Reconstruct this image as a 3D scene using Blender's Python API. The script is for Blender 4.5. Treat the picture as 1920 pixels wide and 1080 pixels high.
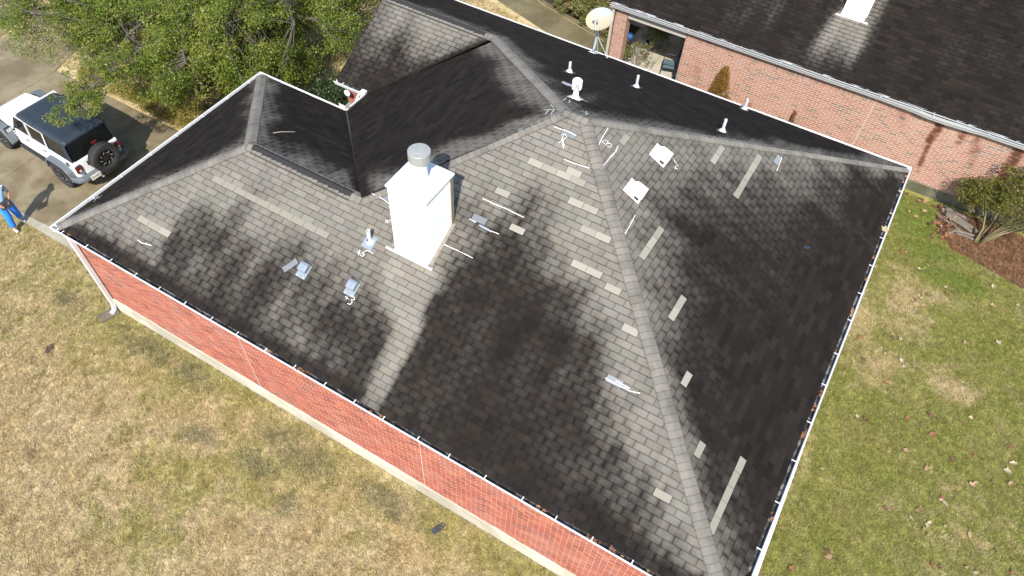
import bpy, bmesh, math, random
import numpy as np
from mathutils import Vector, Matrix, Euler
random.seed(7); RNG = np.random.default_rng(11)
sc = bpy.context.scene
for o in list(bpy.data.objects): bpy.data.objects.remove(o)
COL = sc.collection
PI = math.pi

# ------------------------------------------------------------------ camera
CAM_LOC = (14.5674, -4.6895, 16.1699); CAM_ROT = (0.656255, -0.040548, 0.528823); LENS = 25.53
cam_d = bpy.data.cameras.new('camera'); cam_d.lens = LENS; cam_d.sensor_width = 36.0
cam_d.clip_start = 0.1; cam_d.clip_end = 600
cam = bpy.data.objects.new('camera', cam_d); COL.objects.link(cam)
cam.location = CAM_LOC; cam.rotation_euler = CAM_ROT; sc.camera = cam

# ------------------------------------------------------------------ daylight
SUN_EL = math.radians(46); SUN_DIR = Vector((0.35, -0.937, 0)).normalized()
SUN_VEC = Vector((SUN_DIR.x*math.cos(SUN_EL), SUN_DIR.y*math.cos(SUN_EL), math.sin(SUN_EL)))
world = bpy.data.worlds.new('World'); sc.world = world; world.use_nodes = True
wn = world.node_tree.nodes; wl = world.node_tree.links
sky = wn.new('ShaderNodeTexSky'); sky.sky_type = 'NISHITA'; sky.sun_disc = False
sky.sun_elevation = SUN_EL; sky.sun_rotation = math.atan2(SUN_DIR.x, SUN_DIR.y)
wl.new(sky.outputs[0], wn['Background'].inputs[0]); wn['Background'].inputs[1].default_value = 0.14
sun_d = bpy.data.lights.new('sun', 'SUN'); sun_d.energy = 3.9; sun_d.angle = math.radians(0.6); sun_d.color = (1.0, 0.935, 0.84)
sun = bpy.data.objects.new('sun', sun_d); COL.objects.link(sun); sun.location = (10, -20, 40)
sun.rotation_euler = SUN_VEC.to_track_quat('Z', 'Y').to_euler()
vs = sc.view_settings; vs.view_transform = 'Standard'; vs.look = 'None'; vs.gamma = 1.0; vs.exposure = 0.97; vs.use_curve_mapping = False

# ------------------------------------------------------------------ helpers
def tag(o, label=None, cat=None, group=None, kind=None):
    if label: o['label'] = label
    if cat: o['category'] = cat
    if group: o['group'] = group
    if kind: o['kind'] = kind
    return o
def empty(name, loc=(0, 0, 0), rz=0.0):
    o = bpy.data.objects.new(name, None); COL.objects.link(o); o.empty_display_size = 0.2
    o.location = loc; o.rotation_euler = (0, 0, rz); return o
def thing(name, label, cat, loc=(0, 0, 0), rz=0.0, group=None):
    return tag(empty(name, loc, rz), label, cat, group)
def children(o): return [c for c in bpy.data.objects if c.parent == o]
def copy_tree(o, parent=None, kids=None):
    c = o.copy(); COL.objects.link(c)
    if parent is not None: c.parent = parent
    for ch in (kids or children(o)): copy_tree(ch, c)
    return c

class MB:
    def __init__(self): self.v = []; self.f = []; self.m = []
    def add(self, vs, fs, mi=0):
        n = len(self.v); self.v += [tuple(p) for p in vs]
        self.f += [tuple(i+n for i in f) for f in fs]; self.m += [mi]*len(fs); return self
    def box(self, c, s, R=None, mi=0):
        c = Vector(c); h = [x/2 for x in s]
        vs = [Vector((x*h[0], y*h[1], z*h[2])) for z in (-1, 1) for y in (-1, 1) for x in (-1, 1)]
        if R is not None: vs = [R @ p for p in vs]
        return self.add([c+p for p in vs], [(0,2,3,1),(4,5,7,6),(0,1,5,4),(2,6,7,3),(0,4,6,2),(1,3,7,5)], mi)
    def tube(self, pts, r, n=8, mi=0, cap=True):
        pts = [Vector(p) for p in pts]; rs = r if isinstance(r, (list, tuple)) else [r]*len(pts)
        rings = []
        for i, p in enumerate(pts):
            d = (pts[min(i+1, len(pts)-1)]-pts[max(i-1, 0)])
            d = d.normalized() if d.length > 1e-9 else Vector((0, 0, 1))
            a = Vector((0, 0, 1)) if abs(d.z) < 0.9 else Vector((1, 0, 0))
            x = d.cross(a).normalized(); y = d.cross(x)
            rings.append([p+(x*math.cos(2*PI*k/n)+y*math.sin(2*PI*k/n))*rs[i] for k in range(n)])
        vs = [q for rg in rings for q in rg]; fs = []
        for i in range(len(pts)-1):
            for k in range(n): fs.append((i*n+k, (i+1)*n+k, (i+1)*n+(k+1) % n, i*n+(k+1) % n))
        if cap: fs.append(tuple(range(n))); fs.append(tuple((len(pts)-1)*n+k for k in reversed(range(n))))
        return self.add(vs, fs, mi)
    def lathe(self, prof, n=24, c=(0, 0, 0), R=None, mi=0, cap=True):
        c = Vector(c); vs = []; fs = []
        for (r, z) in prof:
            for k in range(n):
                p = Vector((r*math.cos(2*PI*k/n), r*math.sin(2*PI*k/n), z)); vs.append(c+(R @ p if R is not None else p))
        for i in range(len(prof)-1):
            for k in range(n): fs.append((i*n+k, i*n+(k+1) % n, (i+1)*n+(k+1) % n, (i+1)*n+k))
        if cap:
            fs.append(tuple(reversed(range(n)))); fs.append(tuple((len(prof)-1)*n+k for k in range(n)))
        return self.add(vs, fs, mi)
    def prism(self, a, b, mi=0):            # two matching rings of points
        n = len(a); fs = [(i, (i+1) % n, n+(i+1) % n, n+i) for i in range(n)]
        fs += [tuple(reversed(range(n))), tuple(range(n, 2*n))]
        return self.add(list(a)+list(b), fs, mi)
    def loft(self, rings, mi=0, cap=True):
        n = len(rings[0]); vs = [p for r in rings for p in r]; fs = []
        for i in range(len(rings)-1):
            for k in range(n): fs.append((i*n+k, i*n+(k+1) % n, (i+1)*n+(k+1) % n, (i+1)*n+k))
        if cap: fs.append(tuple(reversed(range(n)))); fs.append(tuple((len(rings)-1)*n+k for k in range(n)))
        return self.add(vs, fs, mi)
    def mesh(self, name, mats):
        me = bpy.data.meshes.new(name); me.from_pydata(self.v, [], self.f)
        for m in (mats if isinstance(mats, (list, tuple)) else [mats]): me.materials.append(m)
        if any(self.m): me.polygons.foreach_set('material_index', self.m)
        me.update(); return me
    def build(self, name, mats, parent=None, smooth=False, bevel=0.0, seg=2, fix=True, angle=None):
        me = self.mesh(name, mats)
        if fix:
            bm = bmesh.new(); bm.from_mesh(me); bmesh.ops.recalc_face_normals(bm, faces=bm.faces); bm.to_mesh(me); bm.free()
        if smooth: me.polygons.foreach_set('use_smooth', [True]*len(me.polygons))
        o = bpy.data.objects.new(name, me); COL.objects.link(o)
        if parent is not None: o.parent = parent
        if bevel:
            b = o.modifiers.new('bevel', 'BEVEL'); b.width = bevel; b.segments = seg; b.limit_method = 'ANGLE'; b.angle_limit = math.radians(35)
        return o
def np_mesh(name, verts, quads, mats, parent=None, attrs=None):
    """big quad mesh from numpy arrays; attrs: {name: (n,4) point colours or (n,3) vectors}"""
    me = bpy.data.meshes.new(name); nv = len(verts); nq = len(quads); k = quads.shape[1]
    me.vertices.add(nv); me.vertices.foreach_set('co', np.ascontiguousarray(verts, np.float32).ravel())
    me.loops.add(nq*k); me.loops.foreach_set('vertex_index', np.ascontiguousarray(quads, np.int32).ravel())
    me.polygons.add(nq); me.polygons.foreach_set('loop_start', np.arange(0, nq*k, k, dtype=np.int32))
    me.update(calc_edges=True)
    for m in (mats if isinstance(mats, (list, tuple)) else [mats]): me.materials.append(m)
    add_attrs(me, attrs)
    o = bpy.data.objects.new(name, me); COL.objects.link(o)
    if parent is not None: o.parent = parent
    return o
def add_attrs(me, attrs):
    for an, arr in (attrs or {}).items():
        arr = np.asarray(arr, np.float32)
        if arr.shape[1] == 4: a = me.attributes.new(an, 'FLOAT_COLOR', 'POINT'); a.data.foreach_set('color', arr.ravel())
        else: a = me.attributes.new(an, 'FLOAT_VECTOR', 'POINT'); a.data.foreach_set('vector', arr.ravel())

# ------------------------------------------------------------------ materials
class NT:
    def __init__(self, name):
        self.m = bpy.data.materials.new(name); self.m.use_nodes = True
        self.t = self.m.node_tree; self.b = self.t.nodes['Principled BSDF']; self.out = self.t.nodes['Material Output']
    def n(self, typ, **kw):
        nd = self.t.nodes.new(typ)
        for k, v in kw.items(): setattr(nd, k, v)
        return nd
    def l(self, a, b): self.t.links.new(a, b)
    def val(self, s, v):
        if isinstance(v, (int, float)): s.default_value = v
        elif isinstance(v, tuple): s.default_value = (*v, 1) if len(v) == 3 and len(s.default_value) == 4 else v
        else: self.l(v, s)
    def math(self, op, a, b=0.0, c=0.0, clamp=False):
        nd = self.n('ShaderNodeMath', operation=op); nd.use_clamp = clamp
        for s, v in zip(nd.inputs, (a, b, c)): self.val(s, v)
        return nd.outputs[0]
    def mix(self, f, a, b, blend='MIX'):
        nd = self.n('ShaderNodeMix', data_type='RGBA', blend_type=blend)
        self.val(nd.inputs[0], f); self.val(nd.inputs[6], a); self.val(nd.inputs[7], b); return nd.outputs[2]
    def noise(self, vec, scale, detail=4, rough=0.55, dist=0.0):
        nd = self.n('ShaderNodeTexNoise'); self.l(vec, nd.inputs['Vector'])
        nd.inputs['Scale'].default_value = scale; nd.inputs['Detail'].default_value = detail
        nd.inputs['Roughness'].default_value = rough; nd.inputs['Distortion'].default_value = dist; return nd.outputs[0]
    def ramp(self, f, a, b):        # smooth 0..1 between a and b
        nd = self.n('ShaderNodeMapRange', interpolation_type='SMOOTHSTEP')
        self.val(nd.inputs[0], f); self.val(nd.inputs[1], a); self.val(nd.inputs[2], b); return nd.outputs[0]
    def pos(self): return self.n('ShaderNodeNewGeometry').outputs['Position']
    def obj(self): return self.n('ShaderNodeTexCoord').outputs['Object']
    def attr(self, name): return self.n('ShaderNodeAttribute', attribute_name=name)
    def sep(self, v):
        nd = self.n('ShaderNodeSeparateXYZ'); self.l(v, nd.inputs[0]); return nd.outputs
    def sepc(self, v):
        nd = self.n('ShaderNodeSeparateColor'); self.l(v, nd.inputs[0]); return nd.outputs
    def scale(self, v, s):
        nd = self.n('ShaderNodeMapping'); self.l(v, nd.inputs[0]); nd.inputs['Scale'].default_value = s; return nd.outputs[0]
    def bump(self, h, strength=0.3, dist=0.01):
        nd = self.n('ShaderNodeBump'); self.l(h, nd.inputs['Height']); nd.inputs['Strength'].default_value = strength
        nd.inputs['Distance'].default_value = dist; self.l(nd.outputs[0], self.b.inputs['Normal'])
    def base(self, c): self.val(self.b.inputs['Base Color'], c)
    def rough(self, v): self.val(self.b.inputs['Roughness'], v)
def simple(name, rgb, rough=0.6, metal=0.0, var=0.12, scale=6.0, bump=0.0, spec=0.5, dirt=None, dirt_amt=0.0, bscale=60):
    t = NT(name); p = t.obj(); nz = t.noise(p, scale, 5)
    c = t.mix(t.math('MULTIPLY', t.math('SUBTRACT', nz, 0.5), 1.0), rgb, rgb)
    k = t.math('MULTIPLY_ADD', t.math('SUBTRACT', nz, 0.5), 2*var, 1.0)
    nd = t.n('ShaderNodeVectorMath', operation='SCALE'); nd.inputs[0].default_value = rgb; t.l(k, nd.inputs['Scale']); c = nd.outputs[0]
    if dirt: c = t.mix(t.math('MULTIPLY', t.ramp(t.noise(p, scale*2.3, 6, 0.65), 0.52, 0.72), dirt_amt), c, dirt)
    t.base(c); t.rough(rough); t.b.inputs['Metallic'].default_value = metal; t.b.inputs['Specular IOR Level'].default_value = spec
    if bump: t.bump(t.noise(p, bscale, 4), bump, 0.01)
    return t.m

def shingle_material():
    t = NT('asphalt_shingle'); p = t.pos()
    sh = t.attr('sh'); st, r1, r2 = t.sepc(sh.outputs['Color'])[:3]; kind = sh.outputs['Alpha']
    u, v, side = t.sep(t.attr('tuv').outputs['Vector'])[:3]
    fine = t.noise(p, 55, 5, 0.7); med = t.noise(p, 7.0, 5, 0.6); gran = t.noise(p, 240, 3, 0.8)
    ex = t.math('POWER', t.math('ABSOLUTE', t.math('MULTIPLY_ADD', u, 2.0, -1.0)), 5.0)
    ey = t.math('POWER', t.math('ABSOLUTE', t.math('MULTIPLY_ADD', v, 2.0, -1.0)), 5.0)
    edge = t.math('ADD', t.math('MULTIPLY', ex, 0.27), t.math('MULTIPLY', ey, 0.12))
    mid = t.math('MULTIPLY', t.math('MULTIPLY', st, t.math('SUBTRACT', 1.06, st)), 3.1)
    s = t.math('ADD', st, t.math('MULTIPLY', edge, mid))
    s = t.math('ADD', s, t.math('MULTIPLY', t.math('SUBTRACT', fine, 0.5), t.math('MULTIPLY', mid, 0.32)))
    s = t.math('ADD', s, t.math('MULTIPLY', t.math('SUBTRACT', med, 0.5), t.math('MULTIPLY', mid, 0.5)))
    s = t.math('ADD', s, t.math('MULTIPLY', t.math('SUBTRACT', r1, 0.5), t.math('MULTIPLY', mid, 0.2)))
    streak = t.noise(t.scale(t.attr('pab').outputs['Vector'], (2.6, 0.32, 1.0)), 1.0, 5, 0.62)
    s = t.math('ADD', s, t.math('MULTIPLY', t.math('SUBTRACT', streak, 0.5), t.math('MULTIPLY', mid, 1.15)))
    s = t.ramp(s, -0.02, 0.99)
    clean = t.mix(t.ramp(r2, 0.2, 0.45), (0.186, 0.170, 0.142), (0.178, 0.169, 0.148))
    clean = t.mix(t.ramp(r2, 0.62, 0.85), clean, (0.174, 0.155, 0.136))
    clean = t.mix(t.ramp(r2, 0.86, 0.95), clean, (0.168, 0.164, 0.138))
    black = t.mix(t.ramp(r2, 0.3, 0.7), (0.0112, 0.0094, 0.0086), (0.0160, 0.0126, 0.0102))
    c = t.mix(t.math('POWER', s, 0.72), clean, black)
    nd = t.n('ShaderNodeVectorMath', operation='SCALE'); t.l(c, nd.inputs[0])
    k = t.math('MULTIPLY', t.math('MULTIPLY_ADD', r1, 0.24, 0.88), t.math('MULTIPLY_ADD', t.math('SUBTRACT', gran, 0.5), 0.9, 1.0))
    k = t.math('MULTIPLY', k, t.math('MULTIPLY_ADD', t.math('MULTIPLY', s, t.math('SUBTRACT', r1, 0.45)), 0.28, 1.0))
    t.l(t.math('MULTIPLY', k, t.math('MULTIPLY_ADD', t.math('SUBTRACT', fine, 0.5), 0.5, 1.0)), nd.inputs['Scale']); c = nd.outputs[0]
    # shade and dirt painted in under each butt, and bare asphalt cut edges
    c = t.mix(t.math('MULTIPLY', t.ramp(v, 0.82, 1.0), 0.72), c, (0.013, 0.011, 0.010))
    pale = t.mix(t.ramp(r1, 0.1, 0.9), (0.225, 0.213, 0.175), (0.27, 0.257, 0.215))
    pale = t.mix(t.math('MULTIPLY', t.ramp(fine, 0.45, 0.75), 0.25), pale, (0.13, 0.12, 0.10))
    pale = t.mix(t.math('LESS_THAN', kind, 0.9), pale, (0.205, 0.193, 0.160))
    c = t.mix(t.math('GREATER_THAN', kind, 0.75), c, pale)
    blue = t.mix(t.ramp(r1, 0.3, 0.7), (0.115, 0.125, 0.14), (0.21, 0.225, 0.24))
    isb = t.math('MULTIPLY', t.math('GREATER_THAN', kind, 0.25), t.math('LESS_THAN', kind, 0.75))
    c = t.mix(isb, c, blue)
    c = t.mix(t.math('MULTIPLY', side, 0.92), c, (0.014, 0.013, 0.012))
    t.base(c); t.rough(t.mix(isb, (0.93,)*3, (0.45,)*3)); t.b.inputs['Specular IOR Level'].default_value = 0.10
    t.bump(t.math('ADD', gran, fine), 0.35, 0.006)
    return t.m
def cap_material(name='ridge_cap_shingle'):
    t = NT(name); p = t.pos(); oi = t.n('ShaderNodeObjectInfo'); r = oi.outputs['Random']
    fine = t.noise(p, 55, 5, 0.7); med = t.noise(p, 2.2, 4); gran = t.noise(p, 240, 3, 0.8)
    c = t.mix(r, (0.168, 0.158, 0.138), (0.158, 0.151, 0.131)); c = t.mix(t.ramp(r, 0.6, 0.9), c, (0.172, 0.154, 0.134))
    dk = t.math('MULTIPLY', t.ramp(med, 0.42, 0.7), 0.45)
    c = t.mix(dk, c, (0.055, 0.051, 0.046))
    w = t.attr('tuv').outputs['Vector']; u, v, s = t.sep(w)[:3]
    c = t.mix(t.math('MULTIPLY', t.ramp(v, 0.8, 1.0), 0.5), c, (0.035, 0.03, 0.026))
    c = t.mix(t.math('MULTIPLY', t.ramp(t.math('ABSOLUTE', u), 0.75, 1.0), 0.5), c, (0.04, 0.036, 0.032))
    nd = t.n('ShaderNodeVectorMath', operation='SCALE'); t.l(c, nd.inputs[0])
    t.l(t.math('MULTIPLY', t.math('MULTIPLY_ADD', r, 0.2, 0.92), t.math('MULTIPLY_ADD', t.math('SUBTRACT', gran, 0.5), 0.8, 1.0)), nd.inputs['Scale'])
    t.base(nd.outputs[0]); t.rough(0.93); t.b.inputs['Specular IOR Level'].default_value = 0.25
    t.bump(t.math('ADD', gran, fine), 0.35, 0.006); return t.m
def brick_material(name, cols, dark, mortar_dust=0.12):
    t = NT(name); p = t.pos(); a = t.attr('sh'); st, r1, r2 = t.sepc(a.outputs['Color'])[:3]
    fine = t.noise(p, 70, 5, 0.7); med = t.noise(p, 1.4, 4)
    c = t.mix(r1, cols[0], cols[1]); c = t.mix(t.ramp(r1, 0.55, 0.8), c, cols[2])
    c = t.mix(t.ramp(r2, 0.86, 0.93), c, dark)
    c = t.mix(t.math('MULTIPLY', t.ramp(fine, 0.5, 0.75), mortar_dust), c, (0.42, 0.36, 0.31))
    c = t.mix(t.math('MULTIPLY', t.ramp(med, 0.45, 0.75), 0.18), c, (0.40, 0.30, 0.26))
    rag = t.noise(t.scale(p, (5.0, 5.0, 14.0)), 1.0, 5, 0.7)
    sr = t.math('ADD', st, t.math('MULTIPLY', t.math('SUBTRACT', rag, 0.52), t.math('MULTIPLY', st, 3.2)))
    c = t.mix(t.math('MULTIPLY', t.ramp(sr, 0.25, 0.85), 0.92), c, t.mix(t.ramp(sr, 0.5, 1.1), (0.145, 0.045, 0.014), (0.050, 0.017, 0.008)))
    t.base(c); t.rough(0.9); t.bump(fine, 0.4, 0.006); return t.m

# grass colour shared by the ground sheets and the tufts standing on it
DRY_BLOBS = [(18.6, 11.9, 0.9, 1.3), (18.4, 9.3, 0.8, 1.0), (17.6, 10.6, 0.6, 1.2), (19.3, 12.6, 1.0, .6), (20.4, 9.6, .7, .5)]
GREEN_BLOBS = [(5.3, -2.4, 1.2, .6), (4.4, -2.6, .6, .5), (6.6, -1.7, 1.0, .5), (5.3, -3.6, 1.2, .9), (18.2, 15.4, 1.1, 1.0), (18.9, 14.3, .9, .5), (19.6, 13.5, 1.2, .5), (1.5, -.1, 1.2, .4), (4.2, .1, 1.3, .4), (12.8, -.1, 1.1, .3), (10.9, -.3, .5, .35)]
GREY_BLOBS = [(4.8, -1.4, .75, .35), (7.0, -.5, 1.6, .5), (6.4, -1.2, .8, .4), (1.9, -.3, 1.3, .45), (3.2, -.2, 1.2, .4), (9.6, -.4, 1.2, .4), (7.7, -1.6, .35, .35), (-1.0, -.3, .7, .4)]
def grass_color(t, p):
    x, y, z = t.sep(p)[:3]
    big = t.noise(p, 0.45, 5, 0.6); mid = t.noise(p, 1.7, 5, 0.65); sm = t.noise(p, 9, 4, 0.7); w = t.noise(p, 0.9, 4)
    def blobs(L):
        acc = None
        for (bx, by, sx, sy) in L:
            d = t.math('ADD', t.math('POWER', t.math('DIVIDE', t.math('SUBTRACT', x, bx), sx), 2.0), t.math('POWER', t.math('DIVIDE', t.math('SUBTRACT', y, by), sy), 2.0))
            g = t.math('EXPONENT', t.math('MULTIPLY', d, -1.0)); acc = g if acc is None else t.math('MAXIMUM', acc, g)
        return acc
    def jag(g, a): return t.math('ADD', g, t.math('MULTIPLY', t.math('SUBTRACT', mid, 0.5), t.math('MULTIPLY', g, a)))
    right = t.ramp(t.math('ADD', x, t.math('MULTIPLY', big, 1.5)), 14.0, 17.2)
    back = t.ramp(y, 4.5, 8.0)
    g = t.math('ADD', t.math('MULTIPLY', t.math('SUBTRACT', mid, 0.5), 1.7), t.math('MULTIPLY', t.math('SUBTRACT', big, 0.5), 1.3))
    g = t.math('ADD', g, t.math('MULTIPLY', right, 0.62)); g = t.math('ADD', g, t.math('MULTIPLY', back, 0.05))
    g = t.math('ADD', g, t.math('MULTIPLY', jag(blobs(GREEN_BLOBS), 2.0), 0.62))
    g = t.math('SUBTRACT', g, t.math('MULTIPLY', jag(blobs(DRY_BLOBS), 2.6), 0.52))
    near = t.math('EXPONENT', t.math('MULTIPLY', t.math('POWER', t.math('DIVIDE', t.math('ADD', y, 0.2), 1.6), 2.0), -1.0))
    g = t.math('ADD', g, t.math('MULTIPLY', near, 0.38))
    sp = t.noise(p, 24, 3, 0.7)
    g = t.math('ADD', g, t.math('MULTIPLY', t.math('SUBTRACT', sm, 0.5), 0.9)); g = t.math('ADD', g, t.math('MULTIPLY', t.math('SUBTRACT', sp, 0.5), 1.1))
    gm = t.ramp(g, 0.02, 0.62)
    tan = t.mix(t.ramp(w, 0.35, 0.65), (0.365, 0.288, 0.152), (0.41, 0.335, 0.20)); tan = t.mix(t.ramp(mid, 0.5, 0.72), tan, (0.265, 0.192, 0.105))
    grn = t.mix(t.ramp(sm, 0.3, 0.7), (0.132, 0.146, 0.026), (0.200, 0.212, 0.050)); grn = t.mix(t.ramp(w, 0.45, 0.7), grn, (0.200, 0.190, 0.055))
    grn = t.mix(t.math('MULTIPLY', right, t.math('MULTIPLY', t.ramp(jag(blobs(GREEN_BLOBS), 1.6), 0.25, 0.8), 0.7)), grn, (0.105, 0.160, 0.018))
    grn = t.mix(right, t.mix(t.math('MULTIPLY', t.ramp(sm, 0.35, 0.65), 0.55), (0.215, 0.210, 0.046), tan), grn)
    c = t.mix(t.math('MULTIPLY', gm, t.math('MULTIPLY_ADD', right, 0.12, 0.78)), tan, grn)
    gr = t.ramp(t.math('ADD', jag(blobs(GREY_BLOBS), 2.2), t.math('MULTIPLY', t.math('SUBTRACT', sp, 0.5), 2.2)), 0.25, 1.1)
    gr = t.math('MULTIPLY', gr, 0.6)
    return t.mix(gr, c, (0.120, 0.118, 0.072))
def grass_material(name, blade):
    t = NT(name); p = t.pos(); c = grass_color(t, p)
    nd = t.n('ShaderNodeVectorMath', operation='SCALE'); t.l(c, nd.inputs[0])
    if blade:
        oi = t.n('ShaderNodeObjectInfo').outputs['Random']; bl = t.attr('br').outputs['Fac']
        k = t.math('ADD', t.math('MULTIPLY_ADD', oi, 0.8, 0.55), t.math('MULTIPLY', t.math('SUBTRACT', bl, 0.5), 0.8))
        t.l(t.math('MULTIPLY', k, 1.5), nd.inputs['Scale'])
    else:
        f = t.noise(p, 60, 5, 0.75); t.l(t.math('MULTIPLY_ADD', f, 1.2, 0.5), nd.inputs['Scale']); t.bump(f, 0.6, 0.02)
    t.base(nd.outputs[0]); t.rough(0.85); t.b.inputs['Specular IOR Level'].default_value = 0.2
    if blade:
        tr = t.n('ShaderNodeBsdfTranslucent'); t.l(nd.outputs[0], tr.inputs[0]); mx = t.n('ShaderNodeMixShader'); mx.inputs[0].default_value = 0.25
        t.l(t.b.outputs[0], mx.inputs[1]); t.l(tr.outputs[0], mx.inputs[2]); t.l(mx.outputs[0], t.out.inputs['Surface'])
    return t.m
def leaf_material(name, cols, trans=0.3, rough=0.45):
    t = NT(name); a = t.attr('lc'); r1, r2, r3 = t.sepc(a.outputs['Color'])[:3]
    c = t.mix(r1, cols[0], cols[1]); c = t.mix(t.ramp(r2, 0.6, 0.95), c, cols[2])
    if len(cols) > 3: c = t.mix(t.ramp(r3, 0.55, 0.8), c, cols[3])
    t.base(c); t.rough(rough); t.b.inputs['Specular IOR Level'].default_value = 0.4
    tr = t.n('ShaderNodeBsdfTranslucent'); t.l(t.mix(0.3, c, (0.2, 0.24, 0.02)), tr.inputs[0]); mx = t.n('ShaderNodeMixShader'); mx.inputs[0].default_value = trans
    t.l(t.b.outputs[0], mx.inputs[1]); t.l(tr.outputs[0], mx.inputs[2]); t.l(mx.outputs[0], t.out.inputs['Surface']); return t.m
def concrete_material(name, base, stain, pale=None, wet=0.6, green=0.0):
    t = NT(name); p = t.pos(); a = t.noise(p, 0.8, 6, 0.6, 0.4); b = t.noise(p, 3.2, 6, 0.65); f = t.noise(p, 45, 5, 0.7)
    c = t.mix(t.math('MULTIPLY', t.ramp(a, 0.36, 0.62), wet), base, stain)
    c = t.mix(t.math('MULTIPLY', t.ramp(b, 0.5, 0.75), 0.35), c, tuple(x*0.6 for x in stain))
    if pale: c = t.mix(t.math('MULTIPLY', t.ramp(t.noise(p, 1.1, 5, 0.55, 1.2), 0.66, 0.69), 0.75), c, pale)
    if green: c = t.mix(t.math('MULTIPLY', t.ramp(t.noise(p, 1.6, 5), 0.4, 0.7), green), c, (0.06, 0.06, 0.025))
    nd = t.n('ShaderNodeVectorMath', operation='SCALE'); t.l(c, nd.inputs[0]); t.l(t.math('MULTIPLY_ADD', f, 0.6, 0.7), nd.inputs['Scale'])
    t.base(nd.outputs[0]); t.rough(0.85); t.bump(f, 0.3, 0.004); return t.m

SHINGLE = shingle_material(); CAP = cap_material()
WHITE = simple('white_painted_metal', (0.60, 0.61, 0.61), 0.4, var=0.05, scale=3, dirt=(0.35, 0.33, 0.29), dirt_amt=0.35)
WHITE2 = simple('white_painted_siding', (0.86, 0.86, 0.84), 0.5, var=0.03, scale=2, bump=0.05)
PVC = simple('pale_plastic_pipe', (0.50, 0.54, 0.55), 0.4, var=0.06, scale=8)
GALV = simple('galvanised_metal', (0.22, 0.26, 0.31), 0.5, metal=0.2, var=0.15, scale=9)
GALV2 = simple('weathered_cap_metal', (0.30, 0.31, 0.30), 0.5, metal=0.2, var=0.22, scale=11)
DARKHOLE = simple('dark_opening', (0.015, 0.015, 0.015), 0.9)
GUTDIRT = None
def gutter_dirt():
    t = NT('gutter_grime'); p = t.pos(); n1 = t.noise(p, 4.5, 6, 0.7, 0.5); n2 = t.noise(p, 16, 4, 0.6)
    c = t.mix(t.ramp(t.math('ADD', n1, t.math('MULTIPLY', n2, 0.25)), 0.60, 0.70), (0.028, 0.027, 0.025), (0.17, 0.175, 0.18))
    t.base(c); t.rough(0.55); return t.m
GUTDIRT = gutter_dirt()
DECK = simple('roof_felt', (0.02, 0.019, 0.018), 0.95)
MORTAR = simple('pale_mortar', (0.50, 0.42, 0.36), 0.95, var=0.15, scale=20, bump=0.1)
BRICK_RED = brick_material('red_brick', ((0.245, 0.046, 0.024), (0.31, 0.066, 0.034), (0.35, 0.092, 0.046)), (0.16, 0.036, 0.022), 0.14)
BRICK_PINK = brick_material('pink_weathered_brick', ((0.285, 0.148, 0.104), (0.325, 0.178, 0.126), (0.262, 0.124, 0.084)), (0.165, 0.118, 0.088), 0.3)
SLAB_C = concrete_material('foundation_concrete', (0.47, 0.44, 0.36), (0.24, 0.215, 0.16))
MOSSY = concrete_material('mossy_foundation', (0.14, 0.135, 0.10), (0.055, 0.055, 0.035), green=0.8)
CHALK_M = simple('white_chalk', (0.80, 0.80, 0.78), 0.9, var=0.1, scale=30)
BLUECHALK_M = simple('blue_chalk', (0.03, 0.09, 0.17), 0.9)
GRASS_G = grass_material('lawn_soil', False); GRASS_B = grass_material('grass_blade', True)
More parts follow.
